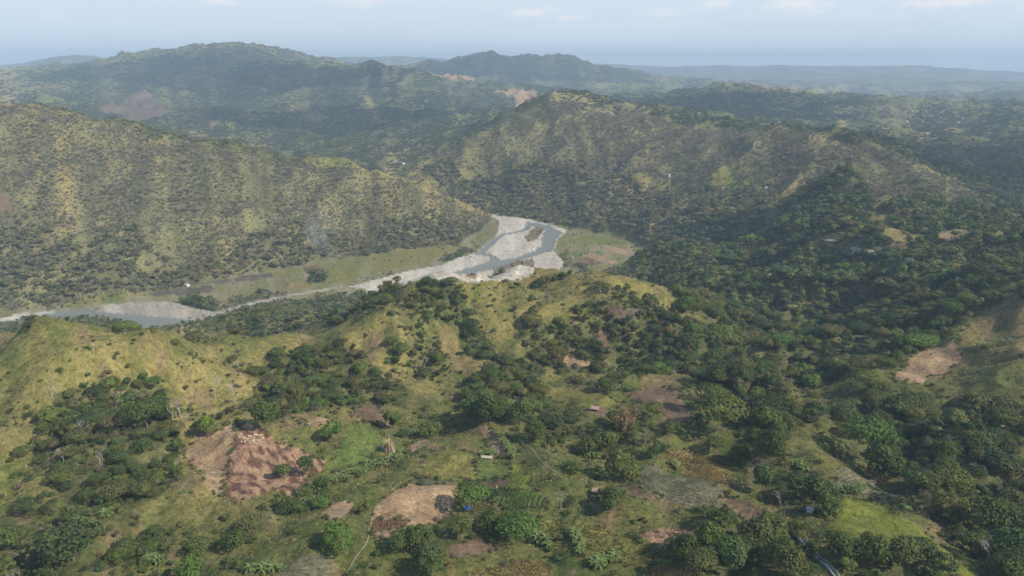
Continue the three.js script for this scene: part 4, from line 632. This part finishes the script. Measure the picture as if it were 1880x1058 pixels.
[[1140, 800, 56, 'brown dry bamboo clump below the lone hut', dryBamboo], [1155, 790, 50, 'second brown bamboo clump below the lone hut', dryBamboo], [1720, 940, 66, 'pale green bamboo clump at the edge of the corner wood', bambooLeaf], [1752, 965, 60, 'feathery bamboo clump beside the lime paddock', bambooLeaf], [1360, 690, 40, 'bamboo clump on the lower right slope', bambooLeaf], [1690, 560, 34, 'bamboo clump on the right slope wood', bambooLeaf], [1030, 672, 34, 'brownish bamboo clump at the foot of the near ridge', dryBamboo], [545, 745, 36, 'bamboo clump in the spur thicket', bambooLeaf]].forEach(([px, py, ht, l, m], i) => { const p = spot(px, py); plant('bamboo_clump', l, 'bamboo', 'bamboo clumps', i % 2 ? BAMBOO : DRYBAMBOO, { canes: bananaStem, leaves: m }, p, metres(p, ht) * 1.1, 1.1, pick() * 6.28); });
// shrubs
slots.shrub.sort((a, b) => a.r - b.r);
const restShrub = []; let shrubCount = 0;
for (const s of slots.shrub) {
  if (!free(s, 0.7)) continue;
  if (shrubCount < 290 && s.h > 1.3) { const tone = Math.floor(pick() * 6); plant('shrub', `${s.h > 2.1 ? 'tall' : s.h > 1.7 ? 'middling' : 'low'} ${TONES[tone]} ${['spreading', 'rounded', 'sprawling'][shrubCount % 3]} shrub ${SHARED[s.w] || 'among the farm plots'} near ${nearest(s)}`, 'shrub', 'shrubs ' + (SHARED[s.w] || 'among the farm plots'), SHRUBS[shrubCount % 3], { crown: LM[tone], trunk: bark }, s, s.h, mix(0.8, 1.1, pick()), pick() * 6.28); shrubCount++; } else restShrub.push(s);
}

// ---------------------------------------------------------------- everything that only reads as a mass
function mass(name, label, category, sets) {
  const o = new THREE.Group();
  for (const [part, g, mat, list, color, dims] of sets) {
    if (!list.length) continue;
    const m = new THREE.InstancedMesh(g, mat, list.length), M = new THREE.Matrix4(), Q = new THREE.Quaternion(), S = new THREE.Vector3(), P = new THREE.Vector3(), C = new THREE.Color();
    list.forEach((s, i) => { const [a, b] = dims(s); M.compose(P.set(s.x, s.y - 0.05 * b, s.z), Q.setFromAxisAngle(Y, s.turn ?? pick() * 6.2832), S.set(a * mix(0.85, 1.2, pick()), b, a * mix(0.85, 1.2, pick()))); m.setMatrixAt(i, M); m.setColorAt(i, C.setRGB(...color(s))); });
    m.name = part; m.userData.kind = 'stuff'; o.add(m);
  }
  setup(o, name, label, category, null, 'stuff'); scene.add(o); return o;
}
const split = (list, n) => { const out = Array.from({ length: n }, () => []); for (const s of list) out[Math.floor(pick() * n)].push(s); return out; };
const jitter = (c, k = 0.25) => { const s = 1 + (pick() - 0.5) * 2 * k; return [c[0] * s * mix(0.88, 1.14, pick()), c[1] * s, c[2] * s * mix(0.85, 1.15, pick())]; };
const green = (s) => { const u = pick(), t = fbm(s.x / 70 + 5, s.z / 70, 3) + 0.6 * fbm(s.x / 18, s.z / 18 + 4, 2); if ((s.w === 'far_bank_hill' || s.w === 'centre_hill') && u < 0.75) return jitter(u < 0.3 ? [0.215, 0.20, 0.095] : u < 0.5 ? [0.155, 0.17, 0.06] : [0.19, 0.185, 0.085], 0.22); return jitter(u < 0.12 ? [0.165, 0.16, 0.06] : u < 0.2 ? [0.12, 0.19, 0.036] : t > 0.12 && u < 0.8 ? [0.145, 0.165, 0.045] : t < -0.12 && u < 0.8 ? [0.07, 0.10, 0.032] : s.w === 'far_bank_hill' || s.w === 'centre_hill' ? [0.145, 0.148, 0.06] : GREENS[Math.floor(pick() * 6)], 0.28); };
const dryTone = () => jitter([[0.215, 0.18, 0.13], [0.19, 0.165, 0.11], [0.18, 0.14, 0.11], [0.17, 0.16, 0.09]][Math.floor(pick() * 4)], 0.22);
const NEARJ = NEAR_KINDS.map((k) => joined(k));
const nearTree = restTree.filter((s) => s.r < 720), midTree = restTree.filter((s) => s.r >= 720);
mass('forest', 'massed green trees of the woods beyond the separate trees', 'forest', [...split(nearTree, 6).map((l, i) => ['tree_mass', NEARJ[i], tintedLeaf, l, green, (s) => [s.h * mix(0.8, 1.15, pick()), s.h]]), ...split(midTree, 5).map((l, i) => ['tree_mass', MID_KINDS[i], tintedLeaf, l, green, (s) => [s.h * mix(0.85, 1.25, pick()), s.h]])]);
mass('leafless_wood', 'massed greyish leafless trees on the hills', 'forest', split(restBare, 2).map((l, i) => ['leafless_mass', MID_BARE[i], tinted, l, () => dryTone().map((v) => v * 1.3), (s) => [s.h * 1.15, s.h]]));
mass('far_forest', 'hazy tree cover of the far mountains', 'forest', split(slots.far, 3).map((l, i) => ['canopy_mass', FAR_CLUMPS[i], tintedLeaf, l, (s) => (s.cl < -0.18 && pick() < 0.6 ? dryTone() : jitter([[0.070, 0.098, 0.034], [0.085, 0.11, 0.038], [0.105, 0.115, 0.045]][Math.floor(pick() * 3)], 0.25)), (s) => [s.h * 1.05, s.h]]));
mass('scrub', 'low green and brown scrub covering the slopes', 'undergrowth', split(restShrub, 3).map((l, i) => ['shrub_mass', joined(SHRUBS[i]), tintedLeaf, l, (s) => (s.w === 'far_bank_hill' || s.w === 'centre_hill' ? (pick() < 0.5 ? jitter([0.285, 0.24, 0.165], 0.22) : green(s)) : pick() < (s.r > 830 ? 0.3 : 0.22) ? dryTone() : green(s)), (s) => [s.h * mix(0.8, 1.2, pick()) * (s.w === 'far_bank_hill' || s.w === 'centre_hill' ? 1.45 : 1), s.h]]));
mass('grass', 'tufted dry grass on the near slopes', 'grass', split(slots.tuft, 2).map((l, i) => ['grass_mass', TUFTS[i], tinted, l, (s) => jitter(pick() < 0.45 + s.cl ? [0.27, 0.22, 0.095] : [0.105, 0.13, 0.035], 0.25), (s) => [s.h, s.h]]));

// ---------------------------------------------------------------- crops: plants in rows on the plots they belong to
const STALK = [tuft(101, 7, 0.7, 1), tuft(102, 9, 0.9, 1)], LEAFY = [tuft(103, 12, 1.3, 0.8)];
const CROPS = { // row gap, step, height, tones, cover
  stubble: [2.6, 0.8, 0.42, [[0.40, 0.33, 0.20], [0.33, 0.25, 0.15]], 0.62], deadmaize: [1.3, 0.75, 1.7, [[0.27, 0.185, 0.09], [0.22, 0.145, 0.075]], 0.95], maize: [2.2, 0.7, 1.7, [[0.075, 0.125, 0.036], [0.095, 0.145, 0.045]], 1], young: [2.3, 0.8, 0.7, [[0.13, 0.175, 0.045], [0.16, 0.18, 0.06]], 0.9],
  rows: [2.3, 0.7, 0.48, [[0.09, 0.125, 0.042], [0.12, 0.145, 0.055]], 0.86], ripe: [1.2, 0.8, 1.4, [[0.32, 0.225, 0.085], [0.26, 0.195, 0.075], [0.15, 0.145, 0.045]], 1], olive: [1.3, 0.9, 1.2, [[0.125, 0.135, 0.034], [0.155, 0.15, 0.044], [0.09, 0.115, 0.03]], 0.96], paddock: [2.0, 0.9, 0.32, [[0.10, 0.125, 0.024], [0.125, 0.13, 0.03]], 0.5], grass: [1.6, 1.3, 0.42, [[0.12, 0.13, 0.036], [0.155, 0.14, 0.05], [0.09, 0.115, 0.03]], 0.7],
};
// weeds and low bushes on the banks between the plots
{
  const list = [];
  for (const P of PLOTS.filter((p) => /farm_field|bare_clearing|dry_field/.test(p.name))) P.poly.forEach((a, i) => {
    const b = P.poly[(i + 1) % P.poly.length], l = Math.hypot(b[0] - a[0], b[1] - a[1]); if (Math.hypot(a[0], a[1]) > 700) return;
    for (let k = 0; k < l / 1.1; k++) { const t = pick(), x = mix(a[0], b[0], t) + (pick() - 0.5) * 2.2, z = mix(a[1], b[1], t) + (pick() - 0.5) * 2.2; if (fbm(x / 8, z / 8, 3) < -0.1) continue; list.push({ x, z, y: ground(x, z), r: 300, h: mix(0.3, 1.5, pick() ** 2.5), w: 'open' }); }
  });
  mass('bank_weeds', 'weeds and low bushes along the plot edges', 'undergrowth', split(list, 3).map((l, i) => ['weed_mass', joined(SHRUBS[i]), tintedLeaf, l, (s) => (pick() < 0.3 ? dryTone() : green(s)), (s) => [s.h * mix(0.8, 1.3, pick()), s.h]]));
}
let plantsInRows = 0;
for (const P of PLOTS) {
  const k = CROPS[P.crop]; if (!k || !P.mesh) continue;
  const [gap, step, tall, tones, cover] = [k[0] * 0.8, k[1] * 0.62, k[2], k[3], k[4]], list = [], b = box(P.poly); let best = 0, dir = [1, 0];
  P.poly.forEach((a, i) => { const c = P.poly[(i + 1) % P.poly.length], l = Math.hypot(c[0] - a[0], c[1] - a[1]); if (l > best) { best = l; dir = [(c[0] - a[0]) / l, (c[1] - a[1]) / l]; } });
  if (P.crop === 'maize' || P.crop === 'young') dir = [0.25, -0.968]; if (P.label.startsWith('large grey')) dir = [0.80, 0.60];
  const loose = /ripe|olive|deadmaize|grass|paddock/.test(P.crop), cx = (b[0] + b[1]) / 2, cz = (b[2] + b[3]) / 2, R2 = Math.hypot(b[1] - b[0], b[3] - b[2]) / 2 + 2, bend = P.crop === 'rows' ? 0.0035 : 0;
  for (let v = -R2; v < R2; v += gap) for (let u = -R2; u < R2; u += step * mix(0.75, 1.25, pick())) {
    const vv = v + bend * u * u + (pick() - 0.5) * gap * (loose ? 1.1 : 0.16), x = cx + dir[0] * u - dir[1] * vv, z = cz + dir[1] * u + dir[0] * vv;
    if (!inside(P.poly, x, z) || pick() > cover * clamp(0.75 + 1.3 * fbm(x / 9, z / 9, 3), 0.15, 1) || !free({ x, z }, 0.55)) continue;
    if (P.crop === 'stubble' && fbm(x / 14 + 5, z / 14, 3) < 0.02) continue;
    list.push({ x, z, y: ground(x, z), h: tall * mix(0.75, 1.2, pick()), t: fbm(x / 12, z / 12, 3) });
  }
  if (!list.length) continue; plantsInRows += list.length;
  const g = tall > 0.9 ? STALK[0] : LEAFY[0], m = new THREE.InstancedMesh(g, tinted, list.length), M = new THREE.Matrix4(), Q = new THREE.Quaternion(), S = new THREE.Vector3(), C = new THREE.Color(), V = new THREE.Vector3(), wide = P.crop === 'maize' ? 1.2 : tall > 0.9 ? 0.9 : 0.62;
  list.forEach((s, i) => { M.compose(V.set(s.x, s.y, s.z), Q.setFromAxisAngle(Y, pick() * 6.28), S.set(wide, s.h, wide)); m.setMatrixAt(i, M); m.setColorAt(i, C.setRGB(...jitter(tones[Math.floor(clamp(0.5 + s.t + (pick() - 0.5) * 0.8, 0, 0.99) * tones.length)], 0.18))); });
  m.name = 'crop_plants'; m.userData.kind = 'stuff'; m.castShadow = m.receiveShadow = true; P.mesh.add(m);
}
console.log('crop plants', plantsInRows);

// ---------------------------------------------------------------- stones
function stone(seed) { const g = new THREE.IcosahedronGeometry(0.5, 1), p = g.attributes.position, R = rng(seed), a = R() * 9; for (let i = 0; i < p.count; i++) { const x = p.getX(i), y = p.getY(i), z = p.getZ(i), f = 1 + 0.5 * noise(x * 2.3 + a, z * 2.3 + y * 1.7); p.setXYZ(i, x * f, y * f * 0.62, z * f); } g.computeVertexNormals(); return g; }
const STONES = [stone(1), stone(2), stone(3)], stoneMat = new THREE.MeshPhysicalMaterial({ color: 0xffffff, roughness: 0.95, specularIntensity: 0.2 });
{
  const R = rng(808), list = [];
  for (const P of PLOTS.filter((p) => p.soil === 'gravel')) { const b = box(P.poly); const n = Math.min(600, (b[1] - b[0]) * (b[3] - b[2]) / 80); for (let i = 0; i < n; i++) { const x = mix(b[0], b[1], R()), z = mix(b[2], b[3], R()); if (inside(P.poly, x, z) && !waterAt(x, z)) list.push({ x, z, y: ground(x, z), h: mix(0.5, 2.2, R() * R()) }); } }
  mass('river_stones', 'loose pale stones strewn over the river gravel', 'stones', split(list, 3).map((l, i) => ['stone_scatter', STONES[i], stoneMat, l, () => jitter(R() < 0.25 ? [0.25, 0.24, 0.21] : [0.48, 0.46, 0.41], 0.15), (s) => [s.h, s.h]]));
  const field = [];
  for (const P of PLOTS.filter((p) => /rocks|stones|litter|purplish/.test(p.label))) { const b = box(P.poly); for (let i = 0; i < 80; i++) { const x = mix(b[0], b[1], R()), z = mix(b[2], b[3], R()); if (inside(P.poly, x, z)) field.push({ x, z, y: ground(x, z), h: mix(0.2, 0.9, R() * R()) }); } }
  mass('field_stones', 'small pale stones lying in the plots and clearings', 'stones', split(field, 3).map((l, i) => ['stone_scatter', STONES[i], stoneMat, l, () => jitter([0.30, 0.27, 0.22], 0.2), (s) => [s.h, s.h * 0.9]]));
  // the pale outcrop on top of the red clearing
  const o = new THREE.Group(), c = spot(463, 806), pale = new THREE.MeshPhysicalMaterial({ color: new THREE.Color().setRGB(0.42, 0.335, 0.24), roughness: 0.95, specularIntensity: 0.2 });
  for (let i = 0; i < 22; i++) { const m = new THREE.Mesh(STONES[i % 3], pale), x = (R() - 0.5) * 9, z = (R() - 0.5) * 7, s = mix(0.5, 1.5, R()); m.position.set(x, ground(c.x + x, c.z + z) - c.y + 0.1, z); m.scale.set(s, s * 0.8, s); m.rotation.y = R() * 6; m.name = 'boulder'; o.add(m); }
  o.position.copy(c); scene.add(setup(o, 'rock_outcrop', 'pale rock outcrop at the top of the red brown clearing', 'rocks'));
}

// ---------------------------------------------------------------- huts and houses
function patch(seed, a, b, rough = 0.9, stripes = 0) { // a small painted or weathered surface, uv 0..1
  const n = 64, d = new Uint8Array(n * n * 4), R = rng(seed);
  for (let j = 0; j < n; j++) for (let i = 0; i < n; i++) { let t = clamp(0.5 + 1.1 * fbm(i / 9 + seed, j / 20, 4) + (R() - 0.5) * 0.25); if (stripes) t = clamp(t * 0.6 + 0.4 * ((i % stripes) / stripes)); for (let q = 0; q < 3; q++) d[(j * n + i) * 4 + q] = 255 * Math.pow(mix(a[q], b[q], t), 1 / 2.2); d[(j * n + i) * 4 + 3] = 255; }
  const t = new THREE.DataTexture(d, n, n); t.colorSpace = THREE.SRGBColorSpace; t.magFilter = THREE.LinearFilter; t.needsUpdate = true; return new THREE.MeshStandardMaterial({ map: t, roughness: rough });
}
const thatch = patch(1, [0.36, 0.26, 0.19], [0.22, 0.15, 0.11]), pinkRoof = patch(2, [0.40, 0.26, 0.22], [0.28, 0.18, 0.15], 0.8, 6), tinRoof = patch(3, [0.52, 0.52, 0.51], [0.34, 0.33, 0.32], 0.6, 5), creamWall = patch(4, [0.46, 0.40, 0.30], [0.34, 0.28, 0.20]), whiteWall = patch(5, [0.78, 0.77, 0.74], [0.62, 0.61, 0.58]), greyWall = patch(6, [0.34, 0.34, 0.36], [0.24, 0.24, 0.25]), woodWall = patch(7, [0.20, 0.14, 0.095], [0.12, 0.085, 0.06], 0.9, 4), darkDoor = patch(8, [0.06, 0.05, 0.045], [0.04, 0.035, 0.03]), redRoof = patch(9, [0.33, 0.14, 0.10], [0.24, 0.11, 0.085], 0.7, 5), blueSheet = patch(10, [0.04, 0.12, 0.50], [0.06, 0.18, 0.60], 0.45), pane = new THREE.MeshStandardMaterial({ color: new THREE.Color().setRGB(0.03, 0.035, 0.04), roughness: 0.2 });
function hut(name, label, group, p, { w, d, h, rise, over = 0.4, wall, roof, turn = 0, windows = 0 }) {
  const o = new THREE.Group(), add = (n, g, m) => { const x = new THREE.Mesh(g, m); x.name = n; o.add(x); return x; };
  const walls = new THREE.Shape([[-w / 2, -0.8], [w / 2, -0.8], [w / 2, h], [0, h + rise * (w / (w + 2 * over))], [-w / 2, h]].map((q) => new THREE.Vector2(...q)));
  add('wall', new THREE.ExtrudeGeometry(walls, { depth: d, bevelEnabled: false }).translate(0, 0, -d / 2), wall);
  for (const s of [-1, 1]) { const run = w / 2 + over, l = Math.hypot(run, rise + over * rise / run), g = new THREE.BoxGeometry(l, 0.12, d + 2 * over); const m = add('roof_slope', g, roof); m.position.set(s * run / 2, h + rise / 2 - 0.02 + 0.16, 0); m.rotation.z = -s * Math.atan2(rise, run); }
  const door = add('door', new THREE.BoxGeometry(Math.min(0.9, w * 0.3), Math.min(1.9, h * 0.85), 0.08), darkDoor); door.position.set(w * 0.1, Math.min(1.9, h * 0.85) / 2, d / 2 + 0.03);
  for (let i = 0; i < windows; i++) { const wi = add('window', new THREE.BoxGeometry(0.08, 0.9, 1.0), pane); wi.position.set((i % 2 ? -1 : 1) * (w / 2 + 0.03), h * 0.55, (Math.floor(i / 2) - (windows / 2 - 1) / 2) * d * 0.35); }
  o.position.copy(p); o.rotation.y = turn; scene.add(setup(o, numbered(name), label, 'house', group)); taken.push([p.x, p.z, w]); return o;
}
hut('hut', 'lone small hut with pinkish roof on the grassy knoll', null, spot(1093, 754), { w: 2.8, d: 3.5, h: 1.5, rise: 0.9, wall: woodWall, roof: pinkRoof, turn: 1.2, over: 0.55 });
hut('shed', 'small grey white shed beside the straw heap', null, spot(703, 826), { w: 1.5, d: 1.8, h: 1.4, rise: 0.4, wall: greyWall, roof: greyWall, turn: 0.5, over: 0.15 });
hut('shed', 'low cream field hut in front of bananas', null, spot(894, 843), { w: 1.8, d: 4.6, h: 0.9, rise: 0.4, wall: creamWall, roof: creamWall, turn: 1.45, over: 0.25 });
hut('shed', 'white shed under the dark trees by the lime paddock', null, spot(1487, 940), { w: 1.5, d: 1.9, h: 1.3, rise: 0.4, wall: whiteWall, roof: tinRoof, turn: 0.9, over: 0.3 });
hut('hut', 'pale grey shack half hidden left of the spreading tree', null, spot(1096, 906), { w: 1.9, d: 3.0, h: 1.1, rise: 0.5, wall: woodWall, roof: thatch, turn: 1.2, over: 0.4 });
hut('hut', 'white riverside hut at the end of the ploughed plots', null, spot(343, 525), { w: 5, d: 7, h: 2.4, rise: 1.4, wall: whiteWall, roof: tinRoof, turn: 1.1, windows: 2 });
hut('hut', 'dark little shack beside the white riverside hut', null, spot(335, 526), { w: 4, d: 5, h: 2.2, rise: 1.2, wall: woodWall, roof: thatch, turn: 1.0 });
[[741, 301, 16, 14, 'long white house in the dark side valley'], [727, 298, 9, 8, 'small white house left of the long white house'], [1669, 479, 7, 8, 'white roofed house at the end of the hillside road'], [1762, 514, 7, 7, 'white roofed house among the trees of the right slope'], [1229, 324, 8, 8, 'white house on the wooded flank of the centre hill'], [1593, 249, 14, 12, 'white house in the dark forest behind the right ridge'], [1430, 226, 9, 9, 'tiny white house on the right ridge crest'], [1327, 348, 8, 8, 'white roofed house among trees on the middle slope'], [1406, 347, 7, 8, 'white roofed house on the slope left of the dark knob'], [597, 298, 9, 9, 'pinkish house behind the far bank hill']]
  .forEach(([px, py, w, d, l], i) => hut('house', l, null, spot(px, py), { w: w * 0.6, d: d * 0.6, h: 2.6, rise: 1.5, wall: i === 9 ? creamWall : whiteWall, roof: i === 9 ? pinkRoof : tinRoof, turn: 0.7 + i, windows: 2 }));
{ const R = rng(606); for (let i = 0; i < 26; i++) { const px = mix(1640, 1770, R()), py = mix(196, 236, R()), p = spot(px, py); if (p.length() < 2600) continue; hut('house', 'tiny house of the hazy village in the far right valley', 'houses of the far village', p, { w: 9, d: mix(9, 16, R()), h: 4, rise: 2.4, wall: creamWall, roof: [tinRoof, redRoof, thatch][i % 3], turn: R() * 3 }); } }
{ // blue tarpaulin slung under the light green tree
  const p = spot(859, 938), o = new THREE.Group(), g = new THREE.PlaneGeometry(2.6, 2.2, 10, 8).rotateX(-Math.PI / 2), a = g.attributes.position; for (let i = 0; i < a.count; i++) a.setY(i, 1.5 - 0.25 * Math.cos(a.getX(i) * 1.4) + 0.12 * noise(a.getX(i) * 2, a.getZ(i) * 2)); g.computeVertexNormals();
  const sheet = new THREE.Mesh(g, blueSheet); blueSheet.side = THREE.DoubleSide; sheet.name = 'sheet'; o.add(sheet);
  for (const [x, z] of [[-1.2, -1], [1.2, -1], [-1.2, 1], [1.2, 1]]) { const m = new THREE.Mesh(new THREE.CylinderGeometry(0.05, 0.06, 1.9, 6), bark.clone()); m.material.vertexColors = false; m.name = 'pole'; m.position.set(x, 0.5, z); o.add(m); }
  o.position.copy(p); scene.add(setup(o, 'tarpaulin_shelter', 'bright blue tarpaulin under the wide light green tree', 'shelter'));
}
{ // the straw coloured heap of dry stalks
  const p = spot(715, 832), R = rng(14), o = new THREE.Group();
  for (let k = 0; k < 4; k++) { const f = faces(), ox = [0, 1.2, -1.4, 1.9][k], n = [260, 150, 140, 100][k], tall = [7.5, 5.5, 5, 3][k]; for (let i = 0; i < n; i++) { const t = R() * 6.2832, l = tall * mix(0.5, 1, R()), a = l * mix(0.05, 0.35, R()), s = mix(0.75, 1.2, R()), x = ox + Math.cos(t) * 0.6 * R(), z = Math.sin(t) * 0.6 * R(), w = 0.34; tri(f, [x - Math.sin(t) * w, 0, z + Math.cos(t) * w], [x + Math.sin(t) * w, 0, z - Math.cos(t) * w], [x + Math.cos(t) * a, l, z + Math.sin(t) * a], [s, s, s]); } const m = new THREE.Mesh(geo(f), strawLeaf); m.name = 'stalk_bundle'; o.add(m); }
  o.position.copy(p); scene.add(setup(o, 'straw_heap', 'tall cream coloured heap of dry stalks beside the grey shed', 'straw heap'));
}

// ---------------------------------------------------------------- road, paths and the concrete channel: bands laid over the ground
function band(pix, width, lift, mat, step = 1.5) {
  const pts = outline(pix).map(([x, z]) => new THREE.Vector3(x, 0, z)), c = new THREE.CatmullRomCurve3(pts, false, 'centripetal'), n = Math.max(8, Math.ceil(c.getLength() / step)), pos = [], uv = [], idx = [];
  for (let i = 0; i <= n; i++) { const p = c.getPointAt(i / n), t = c.getTangentAt(i / n), w = width * 0.5 * (1 + 0.25 * noise(i * 0.7, 3)); for (let s = -2; s <= 2; s++) { const x = p.x - t.z * w * s / 2, z = p.z + t.x * w * s / 2; pos.push(x, ground(x, z) + lift, z); uv.push((s + 2) / 4, i * step / 8); } if (i) for (let s = 0; s < 4; s++) { const a = (i - 1) * 5 + s; idx.push(a, a + 5, a + 1, a + 1, a + 5, a + 6); } }
  const g = new THREE.BufferGeometry(); g.setAttribute('position', new THREE.Float32BufferAttribute(pos, 3)); g.setAttribute('uv', new THREE.Float32BufferAttribute(uv, 2)); g.setIndex(idx); g.computeVertexNormals(); return new THREE.Mesh(g, mat);
}
const dirt = patch(20, [0.27, 0.22, 0.13], [0.17, 0.15, 0.07]), roadDirt = patch(21, [0.40, 0.345, 0.27], [0.30, 0.25, 0.19]); for (const m of [dirt, roadDirt]) { m.side = THREE.DoubleSide; m.map.wrapS = m.map.wrapT = THREE.RepeatWrapping; }
[[cM([[612, 800], [650, 690], [720, 610], [800, 545], [870, 500], [915, 430], [935, 380]]), 'pale footpath along the left of the harvested field'], [cN([[40, 315], [110, 370], [150, 425], [190, 465], [260, 505]]), 'eroded pale footpath in the slope below the central grove'], [cN([[690, 530], [720, 590], [800, 630], [815, 660]]), 'pale path along the vegetable rows'], [cM([[480, 1058], [540, 960], [600, 880], [615, 800]]), 'faint path climbing from the bottom edge'], [cR([[480, 735], [560, 775], [640, 815], [715, 850]]), 'pale path across the lime paddock'], [cR([[760, 740], [850, 790], [920, 850], [980, 900], [1080, 980], [1150, 1020]]), 'stony path along the right of the lime paddock']]
  .forEach(([p, l]) => scene.add(setup(band(p, 0.45, 0.12, dirt), numbered('footpath'), l, 'path', null, 'structure')));
[[cW([[775, 268], [810, 270], [850, 272]]), 'short pale stretch of road on the wooded spur'], [cW([[915, 312], [980, 325], [1060, 345], [1150, 362], [1250, 382]]), 'pale dirt road crossing the wooded spur']]
  .forEach(([p, l]) => scene.add(setup(band(p, 3.2, 0.4, roadDirt, 3), numbered('road'), l, 'road', null, 'structure')));
{
  const line = cR([[148, 785], [190, 840], [260, 905], [330, 980], [400, 1058], [440, 1100]]), o = new THREE.Group(), concrete = patch(22, [0.52, 0.53, 0.50], [0.40, 0.41, 0.39]); concrete.side = THREE.DoubleSide; concrete.map.wrapS = concrete.map.wrapT = THREE.RepeatWrapping;
  const pts = outline(line).map(([x, z]) => new THREE.Vector3(x, ground(x, z), z)), c = new THREE.CatmullRomCurve3(pts);
  for (const [n, off, w, y0, y1, m] of [['channel_wall', -0.75, 0.22, -0.6, 0.42, concrete], ['channel_wall', 0.75, 0.22, -0.6, 0.42, concrete], ['water_surface', 0, 1.28, -0.4, 0.14, new THREE.MeshPhysicalMaterial({ color: new THREE.Color().setRGB(0.07, 0.09, 0.08), roughness: 0.12 })]]) {
    const pos = [], idx = [], N2 = 60; for (let i = 0; i <= N2; i++) { const p = c.getPointAt(i / N2), t = c.getTangentAt(i / N2), l = Math.hypot(t.x, t.z), nx = -t.z / l, nz = t.x / l, y = ground(p.x, p.z); for (const [s, h] of [[-1, y0], [-1, y1], [1, y1], [1, y0]]) pos.push(p.x + nx * (off + s * w / 2), y + h, p.z + nz * (off + s * w / 2)); if (i) for (let s = 0; s < 3; s++) { const a = (i - 1) * 4 + s; idx.push(a, a + 4, a + 1, a + 1, a + 4, a + 5); } }
    const g = new THREE.BufferGeometry(); g.setAttribute('position', new THREE.Float32BufferAttribute(pos, 3)); g.setIndex(idx); g.computeVertexNormals(); const k = new THREE.Mesh(g, m === concrete ? new THREE.MeshStandardMaterial({ color: new THREE.Color().setRGB(0.50, 0.51, 0.48), roughness: 0.9, side: THREE.DoubleSide }) : m); k.material.side = THREE.DoubleSide; k.name = n; o.add(k);
  }
  scene.add(setup(o, 'irrigation_channel', 'straight concrete irrigation channel running off the bottom edge', 'channel'));
}

// ---------------------------------------------------------------- thin smoke of field fires on the river plain
{
  const soft = new THREE.MeshStandardMaterial({ color: new THREE.Color().setRGB(0.74, 0.79, 0.86), roughness: 1, transparent: true, opacity: 0.013, depthWrite: false });
  const plume = (px, py, n, size, tall, drift, label) => {
    const p = spot(px, py), R = rng(n * 7), o = new THREE.Group();
    for (let i = 0; i < n; i++) { const f = i / n, g = new THREE.IcosahedronGeometry(size * mix(0.35, 1, f) * mix(0.7, 1.2, R()), 3), a = g.attributes.position, q = R() * 50; for (let k = 0; k < a.count; k++) { const x = a.getX(k), y = a.getY(k), z = a.getZ(k), l = Math.hypot(x, y, z), s = 1 + 0.55 * noise(x / l * 1.6 + q, y / l * 1.6 + z / l * 1.2); a.setXYZ(k, x * s, y * s * 1.25, z * s); } g.computeVertexNormals(); const m = new THREE.Mesh(g, soft); m.name = 'smoke_puff'; m.position.set(drift[0] * f + (R() - 0.5) * size * 0.7, tall * f + 2, drift[1] * f + (R() - 0.5) * size * 0.7); o.add(m); }
    o.position.copy(p); setup(o, numbered('smoke_plume'), label, 'smoke', null, 'stuff'); o.traverse((m) => { m.castShadow = false; }); scene.add(o);
  };
  plume(610, 472, 6, 24, 60, [-34, -10], 'thin blue smoke drifting against the far bank hill');
  plume(661, 512, 4, 10, 20, [14, -4], 'small smoke wisp over the riverside meadow');
}

// ---------------------------------------------------------------- the clouds overhead whose shade lies on the far ranges
{
  const cloudMat = new THREE.MeshStandardMaterial({ color: new THREE.Color().setRGB(0.9, 0.9, 0.9), roughness: 1, transparent: true, opacity: 0.38 });
  [[640, 215, 420, 'cloud overhead shading the dark valley flank of the left mountain'], [1010, 120, 900, 'cloud overhead shading the far centre range'], [1370, 190, 480, 'cloud overhead shading the dark conical hills'], [1800, 310, 330, 'cloud overhead shading the forest behind the right ridge'], [250, 140, 520, 'cloud overhead shading the left shoulder of the left mountain'], [560, 140, 560, 'cloud overhead shading the right shoulder of the left mountain']].forEach(([px, py, size, label], i) => {
    const p = spot(px, py), up = 1900, o = new THREE.IcosahedronGeometry(1, 20), a = o.attributes.position;
    for (let k = 0; k < a.count; k++) { const x = a.getX(k), y = a.getY(k), z = a.getZ(k), s = 1 + 1.1 * fbm(x * 1.6 + i * 9, z * 1.6 + y, 5); a.setXYZ(k, x * s * size, (y > 0 ? y * 0.5 : y * 0.18) * s * size, z * s * size * 0.8); }
    o.computeVertexNormals(); const m = new THREE.Mesh(o, cloudMat); m.position.set(p.x + SUN.x / SUN.y * up, p.y + up, p.z + SUN.z / SUN.y * up);
    scene.add(setup(m, numbered('cloud'), label, 'cloud', 'clouds overhead'));
  });
}
renderer.render(scene, camera);
